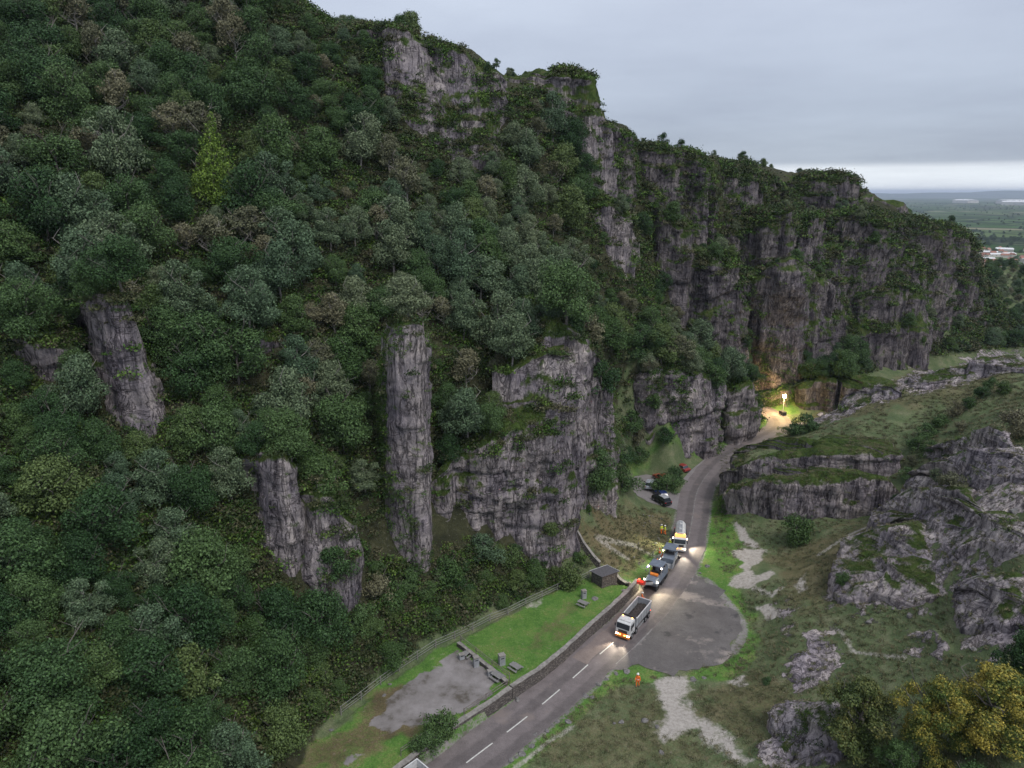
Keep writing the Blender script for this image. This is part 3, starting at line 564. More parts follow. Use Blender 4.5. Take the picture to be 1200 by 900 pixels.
for i, (px, h, dp) in enumerate([([(988, 704), (1020, 700), (1060, 707), (1100, 700)], 3.0, 7), ([(1000, 668), (1040, 655), (1085, 650)], 3.0, 6), ([(1030, 628), (1070, 612), (1110, 605), (1150, 610)], 2.6, 6),
        ([(1072, 588), (1110, 574), (1160, 566), (1215, 560)], 2.8, 6), ([(1128, 748), (1165, 738), (1215, 738)], 3.4, 7), ([(1108, 650), (1150, 640), (1210, 645)], 2.4, 6),
        ([(905, 897), (940, 883), (985, 892)], 2.6, 6), ([(990, 484), (1020, 474), (1060, 466)], 3.0, 6), ([(1070, 460), (1120, 450), (1160, 442), (1210, 438)], 3.0, 6), ([(1090, 548), (1130, 538), (1190, 532)], 2.0, 5)]):
    ledge(px, h, dp, 60+i)
# ------------------------------------------------------------------ foliage
def leaf_mat(name, stops, wo=.62, wn=.35, ns=.55):
    m = bpy.data.materials.new(name); m.use_nodes = True; nt = m.node_tree; b = nt.nodes['Principled BSDF']
    oi = N(nt, 'ShaderNodeObjectInfo'); g = N(nt, 'ShaderNodeNewGeometry'); t = N(nt, 'ShaderNodeTexCoord')
    n = noise(nt, t.outputs['Object'], ns, 3, .6)
    f = math_(nt, 'ADD', math_(nt, 'MULTIPLY', oi.outputs['Random'], wo), math_(nt, 'ADD', math_(nt, 'MULTIPLY', n, wn), math_(nt, 'MULTIPLY', g.outputs['Random Per Island'], .16)))
    r = ramp(nt, stops); nt.links.new(f, r.inputs[0]); hr = ramp(nt, [(0, (.62, .62, .62)), (1, (1.4, 1.4, 1.4))]); nt.links.new(g.outputs['Random Per Island'], hr.inputs[0])
    col = mix(nt, 1, r.outputs[0], hr.outputs[0], 'MULTIPLY')
    nt.links.new(col, b.inputs['Base Color']); b.inputs['Roughness'].default_value = .65; b.inputs['Specular IOR Level'].default_value = .25
    return m
LM = {
 'dark': leaf_mat('dark_leaves', [(.15, (.016, .044, .014)), (.5, (.034, .074, .024)), (.85, (.066, .115, .038))]),
 'blue': leaf_mat('grey_green_leaves', [(.15, (.046, .086, .046)), (.5, (.080, .125, .066)), (.85, (.135, .165, .090))]),
 'olive': leaf_mat('olive_leaves', [(.15, (.080, .088, .048)), (.5, (.112, .116, .066)), (.85, (.145, .138, .080))]),
 'green': leaf_mat('green_leaves', [(.15, (.035, .078, .020)), (.5, (.055, .100, .030)), (.85, (.085, .122, .038))]),
 'bright': leaf_mat('yellow_green_needles', [(.2, (.065, .135, .020)), (.8, (.15, .215, .032))], .1, .8, .7),
 'autumn': leaf_mat('autumn_leaves', [(.33, (.050, .095, .022)), (.47, (.10, .135, .030)), (.58, (.26, .22, .040)), (.85, (.38, .29, .05))], .1, .8, .4),
 'mixed': leaf_mat('turning_leaves', [(.3, (.040, .075, .022)), (.55, (.070, .095, .028)), (.85, (.15, .125, .035))], .1, .8, .4),
 'ivy': leaf_mat('ivy_leaves', [(.15, (.022, .055, .010)), (.5, (.048, .105, .016)), (.9, (.095, .145, .028))]),
 'scrub': leaf_mat('scrub_leaves', [(.1, (.018, .040, .012)), (.4, (.034, .058, .018)), (.65, (.058, .068, .028)), (.9, (.095, .088, .05))]),
 'grass': leaf_mat('dry_grass_blades', [(.15, (.075, .095, .045)), (.5, (.12, .125, .065)), (.9, (.17, .15, .09))]),
}
BARK = mat('bark', (.16, .145, .13), .95, vary=.5, vscale=3, bump=.4); PALEBARK = mat('pale_bark', (.28, .26, .235), .95, vary=.4, vscale=3)
def leaves(C, size, rng, out=None, flat=.0):
    n = len(C); a = rng.normal(size=(n, 3)); 
    if out is not None: a = a*.75+out*1.0
    a[:, 2] += flat; a /= np.linalg.norm(a, axis=1)[:, None]
    b = np.cross(a, rng.normal(size=(n, 3))); b /= np.linalg.norm(b, axis=1)[:, None]; c = np.cross(a, b)
    L = (size*rng.uniform(.6, 1.35, n))[:, None]; Wd = L*rng.uniform(.45, .75, n)[:, None]
    V = np.stack([C-b*L, C+c*Wd+a*L*.12, C+b*L, C-c*Wd+a*L*.12], 1).reshape(-1, 3)
    return V, np.arange(4*n).reshape(-1, 4)
def crown(name, mt, seed, Hh, Rr, n, lobes, base=.25, size=.125, squash=1.0, conic=False, tight=1.0):
    rng = np.random.default_rng(seed); L = []
    for i in range(lobes):
        if conic:
            f = (i+.5)/lobes; z = Hh*(base+(1-base)*f*.98); rr = Rr*(1-f)**.85*rng.uniform(.65, 1.15); th = i*2.4; L.append((rr*.62*math.cos(th), rr*.62*math.sin(th), z-rr*.15, rr*.40+.2))
        else:
            z = rng.uniform(0, 1)**1.15; rad = Rr*math.sqrt(max(.05, 1-(2*z-.75)**2*.8))*rng.uniform(.75, 1.15); th = rng.uniform(0, 6.283); q = rng.uniform(.2, .92)
            L.append((rad*q*math.cos(th), rad*q*math.sin(th), Hh*(base+(1-base)*(.12+.76*z)), Rr*rng.uniform(.18, .50)*tight))
    L = np.array(L); k = rng.choice(lobes, n, p=L[:, 3]**2/np.sum(L[:, 3]**2)); d = rng.normal(size=(n, 3)); d /= np.linalg.norm(d, axis=1)[:, None]
    d[:, 2] = np.where((d[:, 2] < -.5) & (rng.random(n) < .5), -d[:, 2]*.6, d[:, 2])
    lump = 1+.28*vn(d[:, 0]*2.3+k*7, d[:, 1]*2.3, d[:, 2]*2.3, seed)
    fr_ = np.where(rng.random(n) < .16, rng.uniform(1.05, 1.5, n), 1.0)
    r = L[k, 3]*rng.uniform(.55, 1.08, n)**.6*lump*fr_; C = L[k, :3]+d*r[:, None]*np.array([1, 1, .78*squash])
    V, F = leaves(C, size, rng, d, .35); return np_mesh(name, V, F)
def tubes(name, segs, sides=6):
    V = []; F = []
    for pts, r0, r1 in segs:
        n = len(pts); b0 = len(V)
        for i, p in enumerate(pts):
            p = Vector(p); q = Vector(pts[min(i+1, n-1)])-Vector(pts[max(i-1, 0)]); q.normalize(); a = q.orthogonal().normalized(); b = q.cross(a); r = r0+(r1-r0)*i/(n-1)
            for j in range(sides):
                t = 6.2832*j/sides; V.append(p+a*(r*math.cos(t))+b*(r*math.sin(t)))
        for i in range(n-1):
            for j in range(sides):
                F.append((b0+i*sides+j, b0+i*sides+(j+1) % sides, b0+(i+1)*sides+(j+1) % sides, b0+(i+1)*sides+j))
    return np_mesh(name, [tuple(v) for v in V], F, True)
def trunk(name, seed, Hh, Rr, limbs=7, r=.16, twigs=0):
    rd_ = random.Random(seed); segs = []; top = (rd_.uniform(-.4, .4), rd_.uniform(-.4, .4), Hh*.8)
    mid = (top[0]*.4+rd_.uniform(-.25, .25), top[1]*.4+rd_.uniform(-.25, .25), Hh*.4); segs.append(([(0, 0, -.8), (0, 0, 0), mid, top], r*1.2, r*.35))
    for i in range(limbs):
        z = Hh*rd_.uniform(.22, .7); th = i*2.4+rd_.uniform(-.4, .4); l = Rr*rd_.uniform(.5, .85); f = z/(Hh*.8)
        p0 = Vector((top[0]*f, top[1]*f, z)); p2 = p0+Vector((l*math.cos(th), l*math.sin(th), l*rd_.uniform(.5, 1.1))); p1 = (p0+p2)/2+Vector((0, 0, -.12*l))
        segs.append(([p0, p1, p2], r*.5, r*.15))
        for j in range(twigs):
            q = p1.lerp(p2, rd_.random()); e = q+Vector((rd_.uniform(-1, 1), rd_.uniform(-1, 1), rd_.uniform(.2, 1.2)))*l*.45; segs.append(([q, (q+e)/2+Vector((rd_.uniform(-.1, .1), 0, .05)), e], r*.16, r*.06))
    return tubes(name, segs, 5)
KIND = {}
def kind(key, nm, mt, seed, Hh, Rr, n, lobes, label, group, bark=BARK, limbs=7, twigs=2, **k):
    KIND[key] = dict(name=nm, crown=crown('crown', mt, seed, Hh, Rr, n, lobes, **k), trunk=trunk('trunk', seed, Hh, Rr, limbs, twigs=twigs, r=.1+Rr*.025), mat=LM[mt], bark=bark, label=label, group=group, R=Rr, H=Hh)
    KIND[key]['crown'].materials.append(LM[mt]); KIND[key]['trunk'].materials.append(bark)
GL = {'dark': ('dark green broadleaf tree in the dense wood on the gorge side', 'dark broadleaf trees of the gorge wood'),
      'blue': ('grey green leafy tree in the dense wood on the gorge side', 'grey green trees of the gorge wood'),
      'olive': ('thin olive brown tree in the dense wood on the gorge side', 'olive brown trees of the gorge wood'),
      'green': ('fresh green bushy tree in the dense wood on the gorge side', 'fresh green trees of the gorge wood')}
kind('d1', 'broadleaf_tree', 'dark', 1, 8.5, 3.5, 13154, 25, *GL['dark'], base=.12)
kind('d2', 'broadleaf_tree', 'dark', 2, 7.0, 3.8, 13154, 30, *GL['dark'], base=.10)
kind('b1', 'broadleaf_tree', 'blue', 3, 8.5, 3.3, 11275, 28, *GL['blue'], base=.2, bark=PALEBARK, tight=.9)
kind('b2', 'broadleaf_tree', 'blue', 4, 7.2, 3.4, 10648, 34, *GL['blue'], base=.2, bark=PALEBARK, tight=.8)
kind('o1', 'scrubby_tree', 'olive', 5, 6.5, 2.9, 3915, 27, *GL['olive'], base=.25, bark=PALEBARK, limbs=10, twigs=5, size=.13, tight=.8)
kind('o2', 'scrubby_tree', 'olive', 6, 7.5, 2.6, 2544, 23, *GL['olive'], base=.35, bark=PALEBARK, limbs=12, twigs=7, size=.12, tight=.8)
kind('g1', 'broadleaf_tree', 'green', 7, 6.5, 3.1, 11275, 28, *GL['green'], base=.1)
kind('g2', 'broadleaf_tree', 'green', 8, 5.0, 3.0, 10648, 23, *GL['green'], base=.06)
def plant(key, x, y, z, sc, rz, label=None, cat='tree', group=None, nm=None, sz=None, leafmat=None, tiltx=0):
    K = KIND[key]; r = empty(nm or K['name'], (x, y, z-.25), rz); r.scale = (sc, sc, sz or sc)
    tag(r, label or K['label'], cat, group if label else K['group'])
    if not sz: r.scale[2] = sc*(.85+.4*((x*7.3+y*3.1) % 1)); r.rotation_euler[0] = .12*math.sin(x*5); r.rotation_euler[1] = .12*math.sin(y*7)
    c = bpy.data.objects.new('crown', K['crown']); COL.objects.link(c); c.parent = r
    t = bpy.data.objects.new('trunk', K['trunk']); COL.objects.link(t); t.parent = r
    if leafmat: c.material_slots[0].link = 'OBJECT'; c.material_slots[0].material = LM[leafmat]
    return r
# rays down onto land + rock
AV = np.concatenate([V.astype(float)]+RV); AF = [tuple(f) for f in F.tolist()]
off = len(V); BF = AF+[tuple(f) for f in (np.concatenate(RF)+off).tolist()]
BVH = BVHTree.FromPolygons(AV.tolist(), BF)
def down(x, y):
    h, n, i, d = BVH.ray_cast(Vector((x, y, 200)), Vector((0, 0, -1))); return (h.z, n.z) if h is not None else (float(H(x, y)), 1)
CAMV = Vector((0, 0, CAMZ))
def visible(p, tol=1.0):
    p = Vector(p); d = p-CAMV; L = d.length; h = BVH.ray_cast(CAMV, d.normalized(), L-tol); return h[0] is None
WOOD = [(-300, 1400), (-300, -900), (330, -900), (330, -30), (345, 0), (385, 26), (440, 24), (470, 20), (545, 42), (592, 82), (692, 88), (704, 128), (738, 140), (742, 160), (860, 180), (990, 205), (1055, 232), (1062, 250), (1130, 268), (1152, 300), (1230, 300), (1230, 402), (1120, 412), (1060, 425), (1000, 440), (920, 452), (893, 462), (893, 500), (742, 524), (738, 545), (715, 560), (690, 598), (668, 618), (690, 668), (620, 696), (540, 730), (505, 748), (470, 771), (430, 802), (385, 836), (325, 885), (250, 1100)]
ROCKVIEW = [([(226, 140), (276, 140), (290, 225), (215, 225)], 0), ([(104, 345), (152, 345), (160, 400), (192, 430), (190, 495), (140, 498), (108, 470)], 0), ([(30, 390), (80, 388), (82, 440), (35, 440)], .5), ([(262, 398), (314, 398), (314, 452), (268, 456)], 0),
    ([(300, 522), (346, 535), (350, 572), (418, 590), (420, 655), (385, 690), (345, 700), (308, 670)], 0), ([(450, 374), (505, 376), (508, 640), (500, 655), (448, 655)], 0),
    ([(505, 655), (508, 545), (545, 520), (598, 512), (608, 465), (625, 420), (640, 372), (690, 385), (716, 425), (714, 520), (686, 520), (686, 635), (640, 645), (575, 622)], 0), ([(742, 440), (850, 440), (893, 455), (893, 508), (742, 530)], 0),
    ([(450, 22), (560, 48), (604, 100), (585, 165), (540, 175), (505, 150), (470, 110)], 0), ([(470, 110), (540, 170), (520, 215), (470, 170)], .3), ([(686, 92), (742, 135), (742, 215), (712, 230), (694, 200)], 0), ([(600, 85), (690, 88), (694, 130), (610, 130)], .3), ([(690, 245), (755, 235), (755, 330), (700, 320)], .25),
    ([(742, 160), (850, 184), (858, 262), (800, 290), (752, 290)], .12), ([(812, 296), (885, 305), (888, 395), (825, 385)], .12), ([(882, 240), (992, 250), (992, 405), (888, 405)], .1), ([(860, 185), (1000, 208), (1060, 235), (1060, 250), (860, 240)], .35),
    ([(1000, 255), (1152, 275), (1156, 400), (1010, 405)], .28), ([(896, 445), (1045, 440), (1045, 495), (896, 495)], 0)]
CLEARING = [([(420, 285), (440, 200), (380, 130), (345, 140), (380, 200), (400, 260)], .35)]
cand = []
rng = np.random.default_rng(11)
cells = {}
tries = []
for _ in range(150000):
    # denser sampling near the camera, thinner far away, all over the wooded land
    y = rng.uniform(28, 480); x = rng.uniform(-165, 330)
    tries.append((x, y))
for x, y in tries:
    dd = math.hypot(x, y); sp = 3.0 if dd < 110 else 3.25 if dd < 220 else 4.2
    key = (int(x//8), int(y//8)); ok = True
    for a in (-1, 0, 1):
        for b in (-1, 0, 1):
            for q in cells.get((key[0]+a, key[1]+b), ()):
                if (q[0]-x)**2+(q[1]-y)**2 < sp*sp: ok = False; break
            if not ok: break
        if not ok: break
    if not ok: continue
    if y < .62*abs(x)-25 and x < 0: continue
    z, nz = down(x, y)
    u, v, d = proj((x, y, z))
    if not inpoly(u, v, WOOD) or d < 20: continue
    if nz < .25: continue
    cells.setdefault(key, []).append((x, y)); cand.append((x, y, z, float(u), float(v), float(d)))
SKYU = [-400, 330, 345, 385, 440, 470, 520, 545, 592, 640, 690, 704, 738, 742, 800, 860, 930, 990, 1050, 1062, 1130, 1152, 1200, 1300]
SKYV = [-900, -30, 4, 27, 26, 22, 34, 42, 80, 78, 84, 125, 138, 155, 165, 178, 200, 206, 230, 245, 266, 296, 300, 300]
sel = []
BANK = [(400, 745), (470, 690), (530, 690), (600, 668), (660, 655), (695, 640), (700, 690), (620, 712), (540, 748), (505, 768), (470, 792), (430, 822), (385, 858), (360, 840), (385, 790)]
for x, y, z, u, v, d in cand:
    rs = random.Random(int(x*1000)+int(y*77)); sc = (rs.uniform(.5, .8) if rs.random() < .4 else rs.uniform(.75, 1.25))*(.92 if d < 90 else 1.06)
    k = fbm(x*.03, y*.03, 0, 3, 77)+rs.uniform(-.55, .55)
    low = v > 520
    if low: kk = rs.choice(['d1', 'd2', 'd1', 'd2', 'g1', 'g2', 'b1', 'd2'])  # mostly dark leaved kinds low down, their colour standing in for gorge shade
    elif 230 < u < 660 and 170 < v < 460 and rs.random() < .6: kk = rs.choice(['b1', 'b2', 'b1', 'b2', 'o1', 'g1'])
    elif v < 200 and u < 420: kk = rs.choice(['d1', 'd2', 'g1', 'd1', 'b2', 'o1', 'd2'])
    else: kk = rs.choice(['d1', 'd2', 'g1', 'b1', 'b2', 'o1', 'd2'] if k < 0 else ['b1', 'b2', 'o1', 'g1', 'b1', 'd2', 'g2', 'd1'])
    if u > 760 and v < 400: sc *= .7
    if inpoly(u, v, BANK): sc *= .55; kk = rs.choice(['g1', 'g2', 'd2', 'g2'])
    hgt = KIND[kk]['H']*sc; cu, cv, _ = proj((x, y, z+hgt*.6)); tu, tv, _ = proj((x, y, z+hgt)); skip = False
    for q in range(3):
        ok = True
        for poly, pr in ROCKVIEW+CLEARING:
            rr = 833*KIND[kk]['R']*sc/d*.6
            if inpoly(cu, cv, poly) or inpoly(cu, tv, poly) or inpoly(cu-rr, cv, poly) or inpoly(cu+rr, cv, poly):
                if rs.random() > pr: ok = False
                break
        lim = np.interp(cu, SKYU, SKYV)
        if tv < lim-(5 if rs.random() < .85 else 12)+(12 if 600 < cu < 860 else 0): ok = False
        if ok: break
        sc *= .5; hgt *= .5; cu, cv, _ = proj((x, y, z+hgt*.6)); tu, tv, _ = proj((x, y, z+hgt))
    if not ok: continue
    if 738 < cu < 1150 and tv < np.interp(cu, SKYU, SKYV)+20 and rs.random() < .93: continue
    vis = (-80 < u < 1280) and (-60 < tv and v < 1010) and visible((x, y, z+hgt*.8))
    sel.append((x, y, z, kk, sc, rs.uniform(0, 6.28), d, vis, 833*KIND[kk]['R']*sc/d, (0 < cu < 1200 and 0 < cv < 900)))
print('trees', len(sel), 'visible', sum(1 for s in sel if s[7]))
order = sorted(sel, key=lambda s: -(s[8] if (s[7] and s[9]) else 0))
NK = 0; first = {}
indiv, rest = [], []
cnt = 0
for s in order:
    if s[7] and s[9] and cnt < 285: indiv.append(s); cnt += 1
    else: rest.append(s)
for s in indiv: plant(s[3], s[0], s[1], s[2], s[4], s[5])
# instanced masses (only for what nobody could count)
def scatter(name, pts, protos, label, cat, smin=None):
    """pts: rows of x, y, z, index, scale, rotation z [, tilt x, tilt y]"""
    P = np.array(pts, float); me = bpy.data.meshes.new(name); me.vertices.add(len(P)); me.vertices.foreach_set('co', np.ascontiguousarray(P[:, :3], np.float32).ravel())
    a = me.attributes.new('idx', 'INT', 'POINT'); a.data.foreach_set('value', P[:, 3].astype(np.int32))
    a = me.attributes.new('scl', 'FLOAT', 'POINT'); a.data.foreach_set('value', P[:, 4].astype(np.float32))
    rot = np.zeros((len(P), 3), np.float32); rot[:, 2] = P[:, 5]
    if P.shape[1] > 6: rot[:, 0] = P[:, 6]; rot[:, 1] = P[:, 7]
    a = me.attributes.new('rot', 'FLOAT_VECTOR', 'POINT'); a.data.foreach_set('vector', rot.ravel())
    o = tag(link(name, me), label, cat, kind='stuff')
    g = bpy.data.node_groups.new(name, 'GeometryNodeTree'); g.interface.new_socket('Geometry', in_out='INPUT', socket_type='NodeSocketGeometry'); g.interface.new_socket('Geometry', in_out='OUTPUT', socket_type='NodeSocketGeometry')
    gi = g.nodes.new('NodeGroupInput'); go = g.nodes.new('NodeGroupOutput'); last = None; J = g.nodes.new('GeometryNodeJoinGeometry')
    def attr(nm, t): n = g.nodes.new('GeometryNodeInputNamedAttribute'); n.data_type = t; n.inputs[0].default_value = nm; return n.outputs[0]
    idx = attr('idx', 'INT'); scl = attr('scl', 'FLOAT'); rt = attr('rot', 'FLOAT_VECTOR')
    er = g.nodes.new('FunctionNodeEulerToRotation'); g.links.new(rt, er.inputs[0])
    for i, po in enumerate(protos):
        oi = g.nodes.new('GeometryNodeObjectInfo'); oi.inputs['Object'].default_value = po; oi.inputs['As Instance'].default_value = True; oi.transform_space = 'ORIGINAL'
        cmp_ = g.nodes.new('FunctionNodeCompare'); cmp_.data_type = 'INT'; cmp_.operation = 'EQUAL'; g.links.new(idx, cmp_.inputs[2]); cmp_.inputs[3].default_value = i
        ip = g.nodes.new('GeometryNodeInstanceOnPoints'); g.links.new(gi.outputs[0], ip.inputs['Points']); g.links.new(cmp_.outputs[0], ip.inputs['Selection'])
        g.links.new(oi.outputs['Geometry'], ip.inputs['Instance']); g.links.new(er.outputs[0], ip.inputs['Rotation']); g.links.new(scl, ip.inputs['Scale']); g.links.new(ip.outputs[0], J.inputs[0])
    g.links.new(J.outputs[0], go.inputs[0]); md = o.modifiers.new('scatter', 'NODES'); md.node_group = g; return o
def proto(me, mt):
    me.materials.append(mt); return bpy.data.objects.new(me.name, me)   # a source shape only, never linked to the scene
keys = list(KIND); PR = []
for k in keys:
    o = bpy.data.objects.new('crown_shape', KIND[k]['crown']); PR.append(o)
def proto_tree(k):
    c, t = KIND[k]['crown'], KIND[k]['trunk']; bm = bmesh.new(); bm.from_mesh(c); nf = len(bm.faces); bm.from_mesh(t); bm.faces.ensure_lookup_table()
    for f in bm.faces[nf:]: f.material_index = 1
    me = bpy.data.meshes.new('tree_shape'); bm.to_mesh(me); bm.free(); me.materials.append(KIND[k]['mat']); me.materials.append(KIND[k]['bark']); return bpy.data.objects.new('tree_shape', me)
PR = [proto_tree(k) for k in keys]
scatter('woodland', [(s[0], s[1], s[2]-.3, keys.index(s[3]), s[4], s[5]) for s in rest], PR, 'mass of small and distant trees filling the wooded gorge side', 'woodland')
# undergrowth tufts
def tuft(seed, n, R_, h, size, mt, blade=False):
    rng = np.random.default_rng(seed); C = rng.normal(size=(n, 3))*np.array([R_*.5, R_*.5, h*.35]); C[:, 2] = np.abs(C[:, 2])+.05
    if blade:
        th = rng.uniform(0, 6.28, n); r = rng.uniform(0, R_, n)**.8; b = np.stack([r*np.cos(th), r*np.sin(th), np.zeros(n)], 1); d = np.stack([np.cos(th)*.35, np.sin(th)*.35, np.ones(n)], 1)*(h*rng.uniform(.5, 1.2, n))[:, None]
        s = np.stack([-np.sin(th), np.cos(th), np.zeros(n)], 1)*size; V = np.stack([b-s, b+s, b+d+s*.2, b+d-s*.2], 1).reshape(-1, 3); return proto(np_mesh('tuft_shape', V, np.arange(4*n).reshape(-1, 4)), LM[mt])
    Vv, Ff = leaves(C, size, rng, None, .6); return proto(np_mesh('tuft_shape', Vv, Ff), LM[mt])
TU = [tuft(1, 150, 1.1, 1.1, .15, 'scrub'), tuft(2, 120, .9, .7, .13, 'scrub'), tuft(3, 110, 1.0, .9, .13, 'ivy')]
def sampler(n, xr, yr, cond, seed, scale, nidx, power=1.0, onrock=False):
    rng = np.random.default_rng(seed); out = []
    X = rng.uniform(*xr, n*6); Y = rng.uniform(*yr, n*6); Z = H(X, Y); U, Vv, D = proj(np.stack([X, Y, Z], -1))
    keep = (rng.random(len(X)) < np.clip((85/D)**power, 0, 1)) & (U > -60) & (U < 1260) & (Vv < 960) & (Vv > -60) & cond(X, Y, Z, U, Vv)
    for x, y, z in zip(X[keep], Y[keep], Z[keep]):
        if onrock: z = down(x, y)[0]
        out.append((x, y, z-.08, rng.integers(nidx), rng.uniform(*scale)*(1+max(0, math.hypot(x, y)-130)/220), rng.uniform(0, 6.28)))
        if len(out) >= n: break
    return out
def bare(U, Vv):
    r = np.zeros(U.shape, bool)
    for poly, pr in ROCKVIEW[1:]:
        if pr < .1: r |= inpoly(U, Vv, poly)
    return r
ptsU = sampler(70000, (-165, 230), (28, 430), lambda X, Y, Z, U, Vv: inpoly(U, Vv, WOOD) & ~((Y > 145) & (Vv < np.interp(U, SKYU, SKYV)+26) & (U > 455) & (U < 1150) & (np.random.default_rng(3).random(len(X)) < .88)) & ~(bare(U, Vv) & (np.random.default_rng(4).random(len(X)) < .8)), 3, (.7, 1.55), 3, 1.0, True)
scatter('undergrowth', ptsU, TU, 'low leafy undergrowth and brambles covering the wooded slopes', 'undergrowth')
print('undergrowth', len(ptsU))
GT = [tuft(5, 50, .5, .26, .03, 'grass', True), tuft(6, 60, .6, .2, .03, 'grass', True), tuft(7, 60, .4, .3, .08, 'grass')]
RIGHT = [(560, 1000), (640, 860), (720, 795), (800, 790), (870, 760), (880, 730), (855, 690), (835, 640), (838, 600), (845, 535), (905, 505), (1000, 455), (1200, 405), (1400, 405), (1400, 1000)]
BAREW = [hitpoly([(762, 797), (790, 793), (815, 800), (806, 818), (812, 832), (830, 845), (856, 868), (888, 895), (878, 900), (850, 880), (810, 850), (790, 868), (768, 860), (764, 845), (778, 836), (772, 818)]), hitpoly([(862, 646), (895, 642), (905, 675), (884, 688), (868, 690), (851, 686), (868, 664)]), hitpoly([(856, 612), (872, 620), (892, 640), (866, 632)]), hitpoly([(885, 710), (905, 704), (920, 722), (892, 722)])]
def rc(X, Y, Z, U, Vv):
    i = np.clip(np.searchsorted(gx, X)-1, 0, len(gx)-1); j = np.clip(np.searchsorted(gy, Y)-1, 0, len(gy)-1)
    k = inpoly(U, Vv, RIGHT) & ~inpoly(X, Y, apron) & (RM[j, i]*.9 < RNG.random(len(X))) & (fbm(X*.12, Y*.12, 0, 3, 8) > -.5)
    for b in BAREW: k &= ~inpoly(X, Y, b)
    return k
ptsG = sampler(14000, (-2, 130), (50, 165), rc, 4, (.4, 1.1), 3, .9, True)
bank = sampler(3000, (0, 70), (85, 140), lambda X, Y, Z, U, Vv: inpoly(U, Vv, [(676, 640), (700, 590), (740, 592), (785, 600), (780, 640), (735, 672), (705, 660)]), 14, (.5, 1.2), 3, .9)
scatter('dry_grass', ptsG+bank, GT, 'tufts of dry grass and low scrub on the open slopes', 'grass')
print('grass', len(ptsG))
# ivy and plants rooted on the crags
ivp = []; rng = np.random.default_rng(5)
for o, Vr in zip(ROCKS, RV):
    Vr = Vr[np.random.default_rng(len(Vr)).permutation(len(Vr))[:min(len(Vr), 14000)]]
    U, Vv, D = proj(Vr)
    a = fbm(Vr[:, 0]*.11, Vr[:, 1]*.11, Vr[:, 2]*.045, 3, 61)+.4*vn(Vr[:, 0]*.5, Vr[:, 1]*.5, Vr[:, 2]*.2, 6)
    far = D > 150; k = (a > np.where(far, .36, .5)) & (rng.random(len(a)) < np.where(far, .17, .30)) | (rng.random(len(a)) < .010)
    sd_ = 1.9 if np.median(D) > 150 else 1.0
    k &= ~((Vv < np.interp(U, SKYU, SKYV)+14) & (U > 455) & (U < 1150) & (D > 140)); k &= ~((D < 160) & (U > 850) & (rng.random(len(U)) < .8))
    for p in Vr[k]: ivp.append((p[0], p[1], p[2]-.2, 0 if rng.random() < .75 else 1, rng.uniform(.35, .9)*sd_, rng.uniform(0, 6.28), rng.uniform(-.5, .9), rng.uniform(-.6, .6)))
IV = [tuft(8, 90, .8, .7, .12, 'ivy'), tuft(9, 90, .9, .7, .12, 'scrub')]
scatter('ivy', ivp, IV, 'green ivy and small plants clinging to the limestone crags', 'ivy')
print('ivy', len(ivp))
#@@PART3
# ------------------------------------------------------------------ single trees and bushes
def kind2(key, nm, mt, seed, Hh, Rr, n, lobes, **k): kind(key, nm, mt, seed, Hh, Rr, n, lobes, '', '', **k)
kind2('conifer', 'conifer_tree', 'bright', 21, 12, 3.4, 11000, 46, base=.04, size=.12, conic=True)
kind2('nearA', 'broadleaf_tree', 'mixed', 22, 8.5, 3.3, 30000, 60, base=.06, size=.09, tight=.58)
kind2('nearB', 'autumn_tree', 'autumn', 23, 8.0, 3.9, 36000, 70, base=.08, size=.085, tight=.5)
kind2('nearC', 'broadleaf_tree', 'green', 24, 7.5, 3.8, 22000, 60, base=.06, size=.115, tight=.55)
kind2('bush', 'bush', 'green', 25, 3.4, 2.2, 4200, 18, base=.0, size=.12, limbs=5)
kind2('bushd', 'bush', 'dark', 26, 3.4, 2.3, 4200, 18, base=.0, size=.12, limbs=5)
kind2('busho', 'bush', 'olive', 27, 3.2, 2.1, 2800, 16, base=.0, size=.11, limbs=7, twigs=4)
kind2('sky', 'small_tree', 'dark', 28, 5.5, 2.2, 2600, 12, base=.25, size=.14)
def put(key, u, v, sc, label, group=None, nm=None, cat='tree', lm=None, sz=None, rz=None, y=None):
    p = hit(u, v) if y is None else W(u, v, y=y)
    if p is None: print('miss', u, v); return
    z = down(p[0], p[1])[0]; return plant(key, p[0], p[1], z, sc, rz if rz is not None else (u*7+v) % 6.28, label, cat, group, nm, sz, lm)
put('conifer', 252, 240, 1.2, 'bright yellow green conifer standing out of the dark wood high on the left slope')
put('nearA', 1000, 888, 1.22, 'rounded green tree turning yellow beside the pale rocks at the bottom right')
put('nearB', 1092, 885, 1.0, 'golden and green leafed tree, left one of the autumn clump at bottom right')
put('nearB', 1165, 880, 1.2, 'golden crowned tree reaching the right edge in the bottom right corner', rz=2.2)
put('nearC', 1052, 915, .62, 'low green bushy tree between the rounded tree and the golden crowns')
put('nearC', 1135, 960, .7, 'green tree below the golden crowns at the bottom edge')
put('nearC', 1200, 815, .8, 'dark green tree at the right edge above the golden crowns', lm='dark')
put('nearC', 1165, 808, .42, 'small green bush by the grey scree above the golden crowns', cat='bush', nm='bush')
put('bush', 934, 636, 1.32, 'round green bush standing alone below the quarried rock face', cat='bush', rz=1)
put('bushd', 1126, 546, .62, 'small dark evergreen bush on the pale rocks at the right', cat='bush')
put('busho', 1112, 590, .95, 'pale olive bush on the rock slope right of the gully', cat='bush')
put('bush', 1095, 570, .6, 'small grey green bush left of the dark evergreen on the rock slope', cat='bush', lm='blue')
put('bushd', 944, 506, 1.15, 'dark green bush hiding the road bend below the floodlight', cat='bush')
put('bushd', 930, 509, .8, 'low dark bush at the edge of the lit road', cat='bush')
